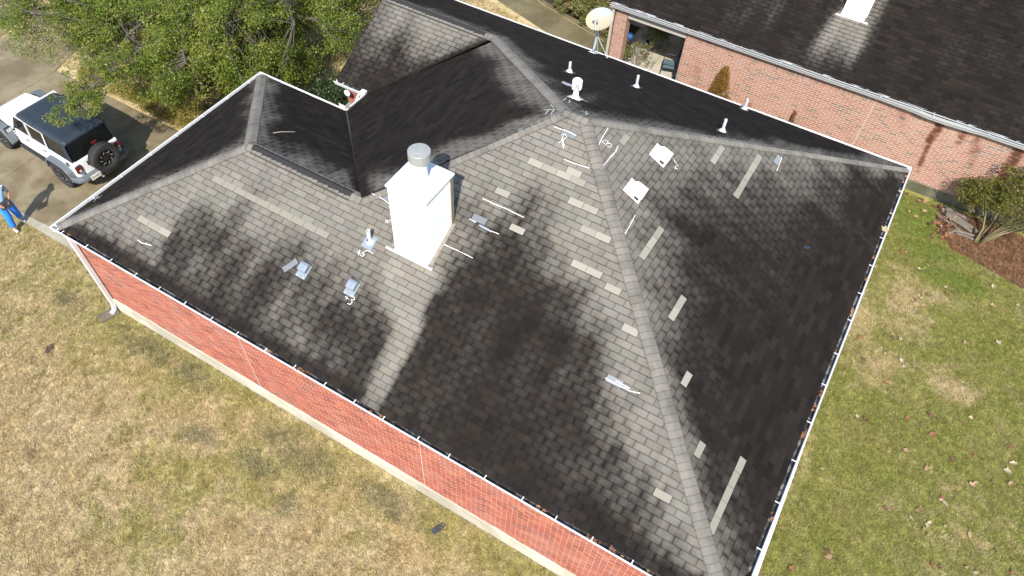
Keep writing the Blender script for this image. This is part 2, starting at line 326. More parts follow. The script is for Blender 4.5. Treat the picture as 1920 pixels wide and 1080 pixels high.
STAIN_FRONT=[(4.06,3.30,0.10),(5.58,3.29,0.10),(6.38,3.19,0.05),(3.68,2.77,0.10),(2.98,2.23,0.10),(5.29,2.67,0.05),(4.69,2.06,0.15),(3.69,2.14,0.10),(2.60,1.70,0.15),(2.61,1.07,0.10),(2.00,0.81,0.15),(1.45,0.46,0.20),(0.86,0.34,0.30),(1.38,0.94,0.15),(3.21,0.95,0.75),(3.15,1.42,0.50),(3.51,1.57,0.60),(2.75,0.51,0.35),(3.79,0.82,0.55),(3.97,1.39,0.70),(4.03,1.91,0.40),(4.62,1.54,0.50),(5.06,1.37,0.50),(5.49,1.79,0.35),(5.52,2.16,0.20),(6.01,1.89,0.50),(6.39,2.17,0.30),(6.28,2.72,0.10),(5.76,2.63,0.05),(6.76,2.45,0.10),(6.94,3.00,0.10),(7.03,3.27,0.10),(7.44,3.09,0.15),(7.53,2.54,0.25),(8.14,2.45,0.05),(8.71,2.59,0.00),(7.84,2.10,0.30),(7.18,2.04,0.40),(6.80,1.99,0.40),(6.77,1.63,0.60),(6.40,1.36,0.60),(5.83,1.34,0.65),(5.63,1.02,0.75),(4.93,0.95,0.60),(4.47,0.75,0.60),(3.96,0.41,0.70),(3.30,0.25,0.65),(2.46,0.26,0.60),(1.69,0.18,0.70),(1.32,0.21,0.80),(3.94,0.05,0.80),(5.04,0.41,0.75),(5.85,0.53,0.70),(6.50,0.82,0.50),(6.48,0.47,0.60),(6.11,0.19,0.75),(6.92,0.44,0.45),(7.41,0.55,0.60),(7.21,1.02,0.75),(7.85,1.09,0.80),(8.25,1.49,0.70),(7.97,1.70,0.50),(8.43,2.02,0.05),(8.75,1.93,0.00),(8.94,2.24,0.00),(9.03,2.50,0.15),(9.07,2.85,0.35),(9.08,1.64,0.10),(9.05,1.29,0.20),(9.17,1.90,0.05),(9.12,1.00,0.20),(9.10,0.67,0.25),(9.07,0.33,0.45),(8.57,0.64,0.70),(8.11,0.54,0.65),(8.38,0.34,0.60),(7.75,0.26,0.70),(8.68,1.46,0.60),(8.60,1.09,0.80),(9.37,1.98,0.60),(9.40,1.35,0.65),(9.48,0.84,0.75),(9.35,2.42,0.80),(9.20,3.25,0.65),(9.32,2.85,0.85),(9.72,3.25,0.90),(9.85,2.64,0.95),(9.78,1.95,0.90),(9.82,1.10,0.80),(9.94,0.53,0.80),(10.51,1.00,0.85),(11.28,0.75,0.90),(10.68,0.36,0.90),(11.97,0.57,0.90),(12.73,0.26,0.95),(13.76,0.39,0.95),(14.34,0.30,0.95),(14.91,0.22,0.90),(11.71,1.98,0.85),(10.94,2.26,0.95),(11.22,2.81,0.95),(10.53,2.94,0.90),(11.93,2.60,0.95),(10.91,3.32,0.80),(10.31,3.50,0.75),(11.49,3.36,0.80),(12.39,2.80,0.80),(12.71,2.23,0.70),(12.45,1.71,0.85),(12.99,1.36,0.85),(13.24,1.88,0.60),(13.76,1.34,0.75),(14.10,0.93,0.70),(14.35,1.25,0.50),(14.79,0.81,0.50),(14.59,0.80,0.60),(15.27,0.68,0.40),(15.66,0.51,0.35),(15.23,0.38,0.60),(14.68,1.60,0.20),(15.24,1.12,0.15),(15.55,0.91,0.15),(13.93,1.81,0.25),(14.39,1.75,0.15),(13.50,2.20,0.30),(13.85,2.17,0.10),(13.06,2.60,0.30),(13.42,2.56,0.10),(12.43,3.14,0.45),(12.79,3.09,0.20),(13.02,3.09,0.08),(11.77,3.48,0.50),(12.10,3.52,0.25),(12.33,3.72,0.08),(12.51,3.59,0.10),(11.18,3.88,0.35),(11.57,4.04,0.10),(10.74,4.02,0.50),(10.33,4.29,0.40),(9.97,4.48,0.60),(10.00,4.84,0.50),(9.55,4.54,0.25),(10.87,4.41,0.15),(10.76,4.81,0.10),(11.36,4.61,0.05),(10.19,5.15,0.10),(9.63,5.04,0.08),(10.22,5.74,0.05),(9.61,5.50,0.05),(9.21,5.10,0.05),(8.69,4.90,0.10),(8.65,4.53,0.15),(8.84,4.02,0.35),(9.27,3.96,0.60),(9.84,3.86,0.75),(9.49,3.60,0.60),(9.18,3.70,0.40),(9.24,4.42,0.20),(10.64,5.45,0.05),(10.00,6.13,0.05),(10.15,3.77,0.70),(11.32,4.26,0.10),(10.37,4.65,0.30),(8.97,3.61,0.20),(9.04,3.30,0.25),(8.89,3.12,0.10),(10.78,1.55,0.85),(10.27,1.96,0.85),(11.17,1.31,0.90),(10.14,1.57,0.85),(15.99,0.44,0.20)]
STAIN_RIGHT=[(10.58,6.44,0.10),(11.27,5.63,0.15),(11.82,5.06,0.20),(12.49,4.50,0.25),(12.87,3.99,0.25),(13.22,3.77,0.30),(13.93,3.06,0.30),(14.36,2.67,0.35),(14.81,2.20,0.30),(15.09,1.84,0.40),(15.53,1.39,0.35),(15.95,0.96,0.40),(16.13,0.68,0.30),(11.35,7.04,0.15),(11.14,6.39,0.15),(12.16,7.09,0.30),(11.96,6.65,0.40),(12.16,7.68,0.25),(12.75,8.63,0.20),(13.30,9.11,0.25),(13.82,9.76,0.25),(14.38,10.36,0.30),(15.06,11.22,0.35),(16.09,12.27,0.35),(16.63,12.82,0.50),(12.35,6.38,0.55),(12.31,5.63,0.50),(12.04,5.66,0.30),(12.68,5.70,0.60),(12.83,6.23,0.80),(12.80,6.91,0.70),(12.81,7.50,0.55),(13.44,6.39,0.95),(13.42,5.52,0.85),(13.07,5.14,0.55),(13.15,4.44,0.45),(12.71,5.08,0.40),(13.63,4.78,0.75),(13.65,3.91,0.55),(14.09,4.05,0.85),(14.36,4.91,0.95),(14.14,3.40,0.80),(14.70,2.98,0.90),(14.44,3.27,0.90),(15.12,2.59,0.90),(15.44,2.13,0.85),(15.37,1.49,0.50),(15.71,1.77,0.75),(16.08,1.73,0.75),(16.33,1.70,0.70),(16.45,1.13,0.70),(16.34,0.84,0.55),(16.56,1.44,0.85),(16.01,1.34,0.50),(16.37,2.20,0.97),(16.14,3.10,1.00),(15.94,4.25,1.00),(15.83,5.61,1.00),(15.60,7.01,0.97),(16.35,6.94,1.00),(16.68,7.27,1.00),(16.48,8.84,1.00),(16.50,10.87,1.00),(16.64,12.14,0.95),(16.01,11.38,0.85),(16.02,10.30,0.95),(15.35,10.36,0.75),(14.62,9.69,0.55),(15.21,9.36,0.85),(14.35,9.57,0.50),(13.93,9.06,0.60),(13.64,8.30,0.65),(13.27,8.46,0.50),(13.37,7.21,0.75),(13.95,7.52,0.80),(14.35,8.36,0.75),(14.51,7.59,0.80),(15.13,8.29,0.90),(15.82,8.50,0.95),(14.36,6.54,0.90),(15.05,6.94,0.85),(14.83,6.04,0.90),(15.42,6.32,0.92),(14.86,4.66,1.00),(15.47,3.82,1.00),(14.36,6.20,0.90),(15.68,7.61,0.95),(16.39,6.00,1.00),(16.47,4.60,1.00),(16.53,3.06,1.00),(16.67,1.75,1.00)]
STAIN_GABLE=[(2.85,10.29,0.20),(4.23,10.12,0.15),(5.11,10.11,0.15),(3.70,10.10,0.15),(2.50,9.70,0.35),(2.54,9.08,0.60),(2.59,8.47,0.80),(3.32,9.03,0.70),(3.74,9.49,0.40),(3.86,8.76,0.80),(3.35,8.42,0.90),(4.41,9.56,0.35),(4.83,9.59,0.50),(2.95,8.20,0.90),(4.36,9.09,0.80),(5.06,9.91,0.40),(2.07,8.13,0.85)]
PALE_FRONT=[(9.6,5.41),(9.94,5.41),(10.28,5.41),(10.41,5.53),(10.73,5.52),(9.47,4.67),(10.97,5.02),(11.29,5.03),(10.04,4.17),(11.4,4.66),(11.7,4.65),(11.47,4.04),(11.79,4.05),(12.25,3.9),(12.82,3.43),(14.67,1.25),(3.98,2.49),(4.31,2.5),(4.67,2.49),(4.98,2.49),(5.31,2.49),(5.64,2.49),(5.94,2.49),(6.27,2.48),(3.37,2.45),(3.72,2.45),(2.25,1.05),(2.56,1.04),(2.87,1.04)]
PALE_RIGHT=[(10.99,7.02),(12.76,8.59),(12.75,8.26),(13.49,9.52),(13.48,9.13),(13.48,8.71),(13.48,8.31),(13.48,7.96),(12.59,5.6),(12.57,5.29),(12.57,4.97),(13.53,4.5),(13.56,4.15),(14.26,3.38),(14.26,3.11),(15.1,2.13),(15.84,2.67),(15.84,2.34),(15.83,2.04),(15.84,1.71),(15.82,1.37)]
BLUE_FRONT=[(9.89,6.29),(9.36,3.98),(13.22,2.51),(7.09,3.63)]
BLUE_RIGHT=[(13.94,9.75)]
CHALK=[('F','letter R',[[(9.93,6.18),(9.95,6.08),(10.07,5.93)],[(9.88,6.15),(9.95,6.2),(10.02,6.16),(9.98,6.07),(9.92,6.0)],[(9.97,6.07),(10.05,6.0),(10.07,5.93)]]),('F','line above the R',[[(9.67,6.25),(9.82,6.26),(9.99,6.27),(10.18,6.25)]]),('F','line below the R',[[(10.19,5.74),(10.34,5.74),(10.53,5.75),(10.76,5.77)]]),('F','long line left of the hip',[[(9.05,4.42),(9.31,4.42),(9.62,4.43),(10.04,4.42)]]),('F','short line by grey patch',[[(9.01,3.96),(9.18,3.96)],[(9.49,3.92),(9.74,3.94)]]),('F','line right of chimney',[[(8.79,3.32),(9.02,3.33),(9.5,3.33)]]),('F','line left of chimney',[[(6.76,3.61),(7.02,3.6),(7.3,3.57)]]),('F','cross and slash by chimney',[[(7.45,3.25),(7.48,3.34)],[(7.36,3.26),(7.45,3.23)],[(7.42,3.28),(7.39,3.2)]]),('F','figure x5',[[(7.16,2.48),(7.27,2.46)],[(7.2,2.53),(7.23,2.42)],[(7.33,2.56),(7.28,2.5),(7.35,2.49),(7.33,2.44),(7.27,2.44)],[(7.31,2.54),(7.36,2.59),(7.51,2.58)]]),('F','figure x3',[[(7.45,1.63),(7.56,1.61)],[(7.5,1.64),(7.49,1.58)],[(7.58,1.7),(7.64,1.69),(7.67,1.65),(7.6,1.63),(7.65,1.6),(7.64,1.54),(7.57,1.53)]]),('F','line near left corner',[[(2.26,0.67),(2.42,0.66),(2.67,0.71)]]),('F','line near lower hip',[[(12.97,2.47),(13.11,2.46),(13.25,2.46),(13.47,2.46),(13.67,2.5)]]),('R','line above the B',[[(10.61,6.87),(10.63,6.59),(10.67,6.32)]]),('R','letter B',[[(10.68,6.44),(10.69,6.53),(10.78,6.57),(10.77,6.48),(10.82,6.58),(10.86,6.56),(10.86,6.47),(10.68,6.44)]]),('R','line below the B',[[(10.97,6.66),(11.0,6.5),(10.98,6.25),(10.97,5.85)]]),('R','cross by white vent',[[(11.97,7.49),(12.06,7.45),(12.16,7.42)],[(12.08,7.3),(12.18,7.34)],[(12.11,7.4),(12.13,7.26)]]),('R','line below white vents',[[(11.98,5.52),(12.0,5.27),(12.01,4.96)]]),('R','line near right hip',[[(13.95,10.02),(13.97,9.82),(13.99,9.51)]]),('B','arrow',[[(9.9,6.98),(10.01,7.0),(10.07,6.98)],[(10.07,6.98),(10.07,6.84)],[(10.07,6.98),(9.97,7.14)]]),('B','marks by turbine vent',[[(9.36,7.23),(9.31,7.53)],[(9.44,7.35),(9.51,7.36)],[(9.42,7.47),(9.5,7.25)],[(9.54,7.86),(9.71,7.84)]]),('D','mark TT',[[(9.2,6.7),(9.43,6.72)],[(9.3,6.71),(9.31,6.52)],[(9.43,6.7),(9.44,6.53)]]),('D','line along hip',[[(8.94,7.24),(9.08,7.09),(9.36,6.79)]]),('W','scribble',[[(0.06,0.97),(-0.04,1.21)],[(0.18,0.97),(0.06,1.26)],[(0.14,1.06),(0.33,1.3)],[(-0.08,1.08),(0.37,1.2)],[(0.34,1.03),(0.16,1.27)]])]
BLUECHALK=[(15.24, 8.17), (15.32, 8.19), (15.4, 8.3), (15.32, 8.27), (15.27, 8.15)]
LAWN_LEAVES=[(18.3,7.47),(18.5,7.5),(18.75,10.5),(18.89,13.64),(18.11,13.78),(17.55,12.75),(18.7,13.38),(18.87,12.1),(19.06,12.47),(19.07,12.03),(18.89,11.8),(18.96,12.24),(18.53,10.53),(18.55,10.42),(18.92,9.8),(19.43,8.1),(19.9,8.52),(20.11,8.49),(19.77,8.08),(20.09,7.99),(20.74,8.74),(20.84,8.99),(20.06,7.98),(19.59,7.15),(19.05,6.84),(20.63,7.53),(21.08,7.92),(21.86,8.67),(21.97,8.23),(21.22,7.21),(21.57,7.41),(20.17,5.8),(20.39,5.51),(20.36,5.37),(20.14,5.77),(20.57,6.31),(20.67,6.27),(20.6,6.37),(21.18,7.08),(21.96,7.63),(21.87,7.92),(20.2,7.02),(20.12,6.94),(19.48,5.4),(20.06,5.48),(20.44,5.57),(20.77,5.7),(20.48,5.29),(21.3,5.76),(21.88,5.72),(18.56,3.7),(18.63,3.61),(17.97,2.9),(20.67,4.66),(20.84,4.67),(21.39,4.98),(22.27,5.39),(21.54,4.94),(17.5,9.83),(17.79,9.95),(18.02,9.29),(19.48,13.07),(17.93,5.61),(17.7,8.6),(20.7,13.84),(19.59,12.84),(20.8,13.11),(21.43,13.52),(20.35,11.33),(21.12,11.81),(18.15,15.52),(17.93,15.63),(18.73,8.86),(19.05,9.63),(18.49,9.78)]
# ------------------------------------------------------------------ ground, lawns, paving
def poly_sheet(name, pts, z, m, kind='structure', thick=0.0):
    b = MB()
    if thick: b.prism([(x, y, z-thick) for x, y in pts], [(x, y, z) for x, y in pts])
    else: b.add([(x, y, z) for x, y in pts], [tuple(range(len(pts)))])
    o = b.build(name, m); o['kind'] = kind; return o
ground = poly_sheet('ground', [(-150, -150), (150, -150), (150, 150), (-150, 150)], -0.012, GRASS_G)
SOIL = simple('dark_soil', (0.035, 0.026, 0.018), 0.95, var=0.4, scale=5, bump=0.5)

def tuft_mesh(name, nbl, hgt, spread, wid):
    vs = []; fs = []; br = []
    for k in range(nbl):
        a = random.uniform(0, 2*PI); r = random.uniform(0, spread); x, y = r*math.cos(a), r*math.sin(a)
        b = random.uniform(0, 2*PI); ln = random.uniform(0.4, 1.0)*hgt; hz = random.uniform(0.25, 0.75)*hgt
        dx, dy = ln*math.cos(b), ln*math.sin(b); px, py = -math.sin(b)*wid/2, math.cos(b)*wid/2; n = len(vs); q = random.random()
        vs += [(x-px, y-py, 0), (x+px, y+py, 0), (x+dx*.55+px*.8, y+dy*.55+py*.8, hz), (x+dx*.55-px*.8, y+dy*.55-py*.8, hz), (x+dx, y+dy, hz*random.uniform(0.7, 1.2))]
        fs += [(n, n+1, n+2, n+3), (n+3, n+2, n+4)]; br += [q]*5
    me = bpy.data.meshes.new(name); me.from_pydata(vs, [], fs); me.materials.append(GRASS_B)
    a = me.attributes.new('br', 'FLOAT', 'POINT'); a.data.foreach_set('value', br); me.update(); return me
def scatter_grass(name, polys, dens, tuft, seed, label):
    b = MB()
    for pts in polys: b.add([(x, y, 0.0) for x, y in pts], [tuple(range(len(pts)))])
    o = b.build(name, GRASS_G, fix=False); tag(o, label, 'grass', kind='stuff')
    ng = bpy.data.node_groups.new(name+'_scatter', 'GeometryNodeTree')
    ng.interface.new_socket('Geometry', in_out='INPUT', socket_type='NodeSocketGeometry'); ng.interface.new_socket('Geometry', in_out='OUTPUT', socket_type='NodeSocketGeometry')
    N = ng.nodes; L = ng.links; gi = N.new('NodeGroupInput'); go = N.new('NodeGroupOutput')
    d = N.new('GeometryNodeDistributePointsOnFaces'); d.inputs['Density'].default_value = dens; d.inputs['Seed'].default_value = seed
    oi = N.new('GeometryNodeObjectInfo'); oi.inputs['Object'].default_value = tuft
    i = N.new('GeometryNodeInstanceOnPoints'); rv = N.new('FunctionNodeRandomValue'); rv.data_type = 'FLOAT_VECTOR'
    rv.inputs[0].default_value = (-0.15, -0.15, 0); rv.inputs[1].default_value = (0.15, 0.15, 6.283)
    rs = N.new('FunctionNodeRandomValue'); rs.data_type = 'FLOAT'; rs.inputs[2].default_value = 0.6; rs.inputs[3].default_value = 1.35
    j = N.new('GeometryNodeJoinGeometry')
    L.new(gi.outputs[0], d.inputs['Mesh']); L.new(d.outputs['Points'], i.inputs['Points']); L.new(oi.outputs['Geometry'], i.inputs['Instance'])
    L.new(rv.outputs[0], i.inputs['Rotation']); L.new(rs.outputs[1], i.inputs['Scale'])
    L.new(gi.outputs[0], j.inputs[0]); L.new(i.outputs[0], j.inputs[0]); L.new(j.outputs[0], go.inputs[0])
    md = o.modifiers.new('scatter', 'NODES'); md.node_group = ng; return o
def tuft_obj(name, *a):           # source clump, kept buried under the lawn
    o = bpy.data.objects.new(name, tuft_mesh(name, *a)); COL.objects.link(o); return o
tuftA = tuft_obj('grass_clump', 14, 0.055, 0.06, 0.007); tuftA.location = (12.0, -4.0, -0.1)
tag(tuftA, 'short clump of dormant grass in the front lawn', 'grass', kind='stuff')
BED = [(18.85, 16.5), (18.75, 15.9), (19.0, 15.2), (19.4, 14.75), (20.2, 14.6), (21.2, 14.35), (22.6, 14.0), (26, 13.4), (26, 16.5)]
scatter_grass('front_lawn', [[(-9, -9), (17.2, -9), (17.2, 0.15), (-0.02, 0.15), (-0.02, 0.93), (-9, 0.93)]], 520, tuftA, 3, 'dry tan front lawn with yellowish green patches')
scatter_grass('side_lawn', [[(16.3, 0.151), (17.21, 0.151), (17.21, -9), (27, -9), (27, 13.2), (26, 13.4), (22.6, 14.0), (21.2, 14.35), (20.2, 14.6), (19.4, 14.75), (19.0, 15.2), (18.75, 15.9), (18.85, 16.5), (16.3, 16.5)]], 560, tuftA, 5, 'green side lawn right of the house with scattered dead leaves')
scatter_grass('tree_lawn', [[(-16, 6.25), (0.1, 6.9), (0.1, 7.0), (2.0, 7.9), (2.0, 13.3), (6, 13.3), (5.5, 16.9), (3.6, 17.75), (1.7, 18.3), (-1, 18.9), (-1, 26), (-16, 26)]], 260, tuftA, 9, 'leaf strewn grass under the oak trees')

CONC = concrete_material('driveway_concrete', (0.205, 0.172, 0.108), (0.105, 0.080, 0.038), pale=(0.40, 0.36, 0.28), wet=0.8)
CONC2 = concrete_material('path_concrete', (0.145, 0.122, 0.065), (0.075, 0.062, 0.027), wet=0.7, green=0.35)
def slabs(parent_name, rects, z, m, label=None):
    root = empty(parent_name); root['kind'] = 'structure'
    for pts in rects:
        cx = sum(p[0] for p in pts)/len(pts); cy = sum(p[1] for p in pts)/len(pts); g = 0.008
        q = [(cx+(x-cx)*(1-g/max(abs(x-cx), .3)), cy+(y-cy)*(1-g/max(abs(y-cy), .3))) for x, y in pts]
        b = MB(); b.prism([(x, y, z-0.11) for x, y in q], [(x, y, z) for x, y in q]); b.build('slab', m, root, bevel=0.012, seg=1)
    return root
dj = [-0.02, -3.25, -6.45, -9.55, -12.7, -16]
rects = []
for i in range(5):
    x1, x0 = dj[i], dj[i+1]
    if i < 3: rects += [[(x0, 0.97), (x1, 0.97), (x1, 3.55), (x0, 3.55)], [(x0, 3.55), (x1, 3.55), (x1, 6.2), (x0, 6.2)]]
    else: rects += [[(x0, 0.97), (x1, 0.97), (x1, 3.55), (x0, 3.55)], [(x0, 3.55), (x1, 3.55), (x1, 6.1), (x0, 6.0)], [(x0, 6.0), (x1, 6.1), (x1-1.0, 9.2), (x0, 9.8)]]
rects[0] = [(-3.25, 0.97), (-0.02, 0.97), (-0.02, 3.55), (-3.25, 3.55)]
slabs('driveway', rects, 0.03, CONC)
b = MB(); b.box((-8.1, 3.6, -0.05), (16.2, 5.4, 0.04)); o = b.build('driveway_bed', SOIL); o['kind'] = 'structure'
# pale strip of bare concrete beside the lawn edge
o = poly_sheet('kerb_strip', [(-6.2, 0.93), (-0.02, 0.93), (-0.02, 1.22), (-2.2, 1.30), (-4.0, 1.16), (-6.2, 1.10)], 0.036, concrete_material('bleached_concrete', (0.33, 0.31, 0.25), (0.22, 0.20, 0.14)), thick=0.08)
_t = NT('pine_straw'); _r = _t.n('ShaderNodeObjectInfo').outputs['Random']; _t.base(_t.mix(_t.math('POWER', _r, 1.6), (0.10, 0.042, 0.020), (0.34, 0.205, 0.11))); _t.rough(0.9); STRAWM = _t.m
tuftB = tuft_obj('straw_clump', 12, 0.09, 0.10, 0.006); tuftB.data.materials.clear(); tuftB.data.materials.append(STRAWM); tuftB.location = (21.5, 15.4, -0.1)
tag(tuftB, 'loose clump of reddish pine straw in the bed', 'straw', kind='stuff')
# garden path behind the house
pa = [(-2.5, 19.4), (0.4, 18.95), (1.9, 18.45), (4.0, 17.8), (5.7, 17.4), (6.7, 17.3)]; pb = [(-2.3, 20.9), (1.0, 20.3), (2.6, 19.55), (4.6, 18.95), (5.9, 18.6), (6.7, 18.5)]
slabs('garden_path', [[pa[i], pa[i+1], pb[i+1], pb[i]] for i in range(5)], 0.02, CONC2)
b = MB()
for i in range(2, 5): 
    a0, a1 = Vector((*pb[i-1], 0)), Vector((*pb[i], 0)); d = (a1-a0).normalized(); n = Vector((-d.y, d.x, 0)); m_ = (a0+a1)/2+n*0.1
    b.box((m_.x, m_.y, 0.03), ((a1-a0).length-0.03, 0.12, 0.1), R=Matrix.Rotation(math.atan2(d.y, d.x), 3, 'Z'))
o = b.build('path_edging', CONC2, bevel=0.02); o['kind'] = 'structure'
o = poly_sheet('hedge_bed', [(-1.0, 21.2), (1.0, 20.5), (2.65, 19.75), (4.7, 19.2), (6.0, 18.8), (6.6, 18.6), (6.6, 22.5), (-1, 23.5)], 0.012, SOIL)
# mulched planting bed
MULCH = NT('pine_straw_mulch'); _p = MULCH.pos(); _f = MULCH.noise(_p, 26, 5, 0.75, 1.5); _m = MULCH.noise(_p, 1.6, 4)
_c = MULCH.mix(_f, (0.055, 0.018, 0.009), (0.26, 0.115, 0.050)); _c = MULCH.mix(MULCH.math('MULTIPLY', MULCH.ramp(_m, 0.45, 0.7), 0.6), _c, (0.17, 0.09, 0.04))
MULCH.base(_c); MULCH.rough(0.95); MULCH.bump(_f, 0.9, 0.03)
poly_sheet('mulch_bed', BED, 0.022, MULCH.m)
o = scatter_grass('pine_straw_mulch', [[(x, y) for x, y in BED]], 420, tuftB, 4, 'reddish pine straw spread over the planting bed'); o['category'] = 'mulch'; o.location.z = 0.026; o.data.materials.clear(); o.data.materials.append(MULCH.m)

# ------------------------------------------------------------------ the brick house : roof planes
ZE = 3.26
V = {'A': (0.12, 0.10, ZE), 'F': (16.62, 0.07, ZE), 'B': (16.88, 13.20, ZE), 'D': (2.00, 13.25, ZE),
     'AB': (0.12, 6.98, ZE), 'I': (3.12, 7.0, ZE), 'J': (3.12, 7.93, ZE), 'G': (2.00, 7.97, ZE),
     'P1': (9.742, 6.627, ZE+3.164), 'P2': (10.167, 6.627, ZE+3.164), 'R1': (3.463, 3.426, ZE+1.612), 'R2': (6.645, 3.426, ZE+1.612),
     'Q': (5.70, 10.47, ZE+1.335), 'Qg': (2.00, 10.47, ZE+1.335)}
V = {k: Vector(p) for k, p in V.items()}
class Plane:
    def __init__(s, p0, p1, top):
        s.o = Vector(p0); s.e = (Vector(p1)-s.o).normalized(); t = Vector(top)-s.o
        s.s = (t-s.e*t.dot(s.e)).normalized(); s.n = s.e.cross(s.s)
    def pt(s, a, b, h=0.0): return s.o+s.e*a+s.s*b+s.n*h
    def ab(s, P): d = Vector(P)-s.o; return d.dot(s.e), d.dot(s.s)
    def from_xy(s, x, y):           # point of the plane above (x, y)
        z = s.o.z-((x-s.o.x)*s.n.x+(y-s.o.y)*s.n.y)/s.n.z; return s.ab((x, y, z))
    def at(s, x, y, h=0.0): return s.pt(*s.from_xy(x, y), h)
    def rot(s): return Matrix((s.e, s.s, s.n)).transposed()
def MV(x, y): return Vector((x, y, ZE))
FRONT = Plane(V['A'], V['F']*1.0, V['P1']); FRONT = Plane((0.12, 0.1, ZE), (16.62, 0.1, ZE), V['P1'])
RIGHT = Plane(V['F'], V['B'], V['P2']); BACK = Plane((16.88, 13.25, ZE), (2.0, 13.25, ZE), V['P1'])
LEFT = Plane(V['J'], V['I'], V['P1']); WBACK = Plane((3.12, 7.0, ZE), (0.12, 7.0, ZE), V['R1']); WLEFT = Plane(V['AB'], V['A'], V['R1'])
GFRONT = Plane((2.0, 7.965, ZE), (3.17, 7.965, ZE), V['Q'])
sr = Vector((V['R2'].x, 0.1, ZE)); sq = Vector((V['Q'].x, 13.25, ZE))
POLYS = {'F': (FRONT, [['A', sr, 'R2', 'R1'], [sr, 'F', 'P2', 'P1', 'R2']]), 'R': (RIGHT, [['F', 'B', 'P2']]),
         'B': (BACK, [['B', sq, 'Q', 'P1', 'P2'], [sq, 'D', 'Qg', 'Q']]), 'L': (LEFT, [['J', 'I', 'R2', 'P1', 'Q']]),
         'WB': (WBACK, [['I', 'AB', 'R1', 'R2']]), 'WL': (WLEFT, [['AB', 'A', 'R1']]), 'G': (GFRONT, [['G', 'J', 'Q', 'Qg']])}
def clip_rect(poly, a0, a1, b0, b1):
    def cut(P, f):
        out = []
        for i in range(len(P)):
            p, q = P[i], P[(i+1) % len(P)]; fp, fq = f(p), f(q)
            if fp >= 0: out.append(p)
            if (fp >= 0) != (fq >= 0):
                t = fp/(fp-fq); out.append((p[0]+(q[0]-p[0])*t, p[1]+(q[1]-p[1])*t))
        return out
    P = [(a0, b0), (a1, b0), (a1, b1), (a0, b1)]; n = len(poly)
    ar = sum(poly[i][0]*poly[(i+1) % n][1]-poly[(i+1) % n][0]*poly[i][1] for i in range(n))
    sg = 1 if ar > 0 else -1
    for i in range(n):
        (x0, y0), (x1, y1) = poly[i], poly[(i+1) % n]
        P = cut(P, lambda p: sg*((x1-x0)*(p[1]-y0)-(y1-y0)*(p[0]-x0)))
        if len(P) < 3: return []
    return P
def area(P): return abs(sum(P[i][0]*P[(i+1) % len(P)][1]-P[(i+1) % len(P)][0]*P[i][1] for i in range(len(P))))/2
TW, EX = 0.330, 0.1435
def make_tabs(pl, polys, stain, rng, tw=TW, ex=EX, marks=(), dense=True):
    """returns tab records: (verts Nx3, faces, sh Nx4, tuv Nx3, kind, centre)"""
    recs = []
    PA = [[pl.ab(p) for p in q] for q in polys]
    bmax = max(p[1] for q in PA for p in q); amin = min(p[0] for q in PA for p in q); amax = max(p[0] for q in PA for p in q)
    cells = []; drift = 0.0
    for j in range(int(bmax/ex)+1):
        drift = 0.5*tw*(j % 2)+rng.uniform(-0.012, 0.012)+0.0
        i0 = int(math.floor((amin-drift)/tw))-1
        for i in range(i0, int((amax-amin)/tw)+4+i0):
            cells.append((j, i, drift+i*tw, j*ex))
    for (j, i, a0, b0) in cells:
        kind = 0.0
        for (ma, mb, k) in marks:
            if a0 <= ma < a0+tw and b0 <= mb < b0+ex: kind = k
        r1, r2 = rng.random(), rng.random(); lift = rng.uniform(0.006, 0.0105)+(0.006 if rng.random() < 0.03 else 0); sl = rng.uniform(-0.0015, 0.0015)
        ga = rng.uniform(0.0025, 0.0045)
        for poly in PA:
            P = clip_rect(poly, a0+ga, a0+tw-ga, b0+rng.uniform(-0.003, 0.003), b0+ex+0.01)
            if len(P) < 3 or area(P) < 0.0015: continue
            # extra points along the long edges let the stain run across a tab
            Q = []
            for k in range(len(P)):
                p, q = P[k], P[(k+1) % len(P)]; Q.append(p)
                if dense and abs(q[0]-p[0]) > 0.2: Q.append(((p[0]+q[0])/2, (p[1]+q[1])/2))
            vs = []; fs = []; sh = []; uv = []; n = len(Q); top = []
            ca = sum(p[0] for p in Q)/n; cb = sum(p[1] for p in Q)/n
            for (a, b) in Q:
                h = 0.004+lift*(1-(b-b0)/ex)+sl*(1 if a > ca else -1); top.append(pl.pt(a, b, h))
            vs += top; vs.append(pl.pt(ca, cb, 0.004+lift*(1-(cb-b0)/ex)))
            fs += [(k, (k+1) % n, n) for k in range(n)]
            vs += top; vs += [pl.pt(a, b, -0.006) for a, b in Q]
            fs += [(n+1+k, 2*n+1+k, 2*n+1+(k+1) % n, n+1+(k+1) % n) for k in range(n)]
            ab = Q+[(ca, cb)]+Q+Q
            sd = [0]*(n+1)+[1]*(2*n)
            recs.append(dict(seed=7.3*abs(pl.n.x)+3.1*pl.n.y, v=vs, f=fs, ab=ab, r=(r1, r2), kind=kind, side=sd, c=pl.pt(ca, cb), area=area(P), n=pl.n, tuv=[((a-a0)/tw, (b-b0)/ex) for a, b in ab]))
    A = np.array([p for r in recs for p in r['ab']]); 
    XYZ = np.array([tuple(p) for r in recs for p in r['v']])
    st = stain(A[:, 0], A[:, 1], XYZ); k = 0
    for r in recs: m = len(r['v']); r['st'] = st[k:k+m]; k += m
    return recs
def rec_arrays(recs):
    vs = []; fs = []; sh = []; uv = []; pab = []; n = 0
    for r in recs:
        vs += [tuple(p) for p in r['v']]; fs += [tuple(i+n for i in f) for f in r['f']]; n += len(r['v'])
        pab += [(a, b, r['seed']) for a, b in r['ab']]; sh += [(s, *r['r'], r['kind']) for s in r['st']]; uv += [(u, v, s) for (u, v), s in zip(r['tuv'], r['side'])]
    return vs, fs, sh, uv, pab
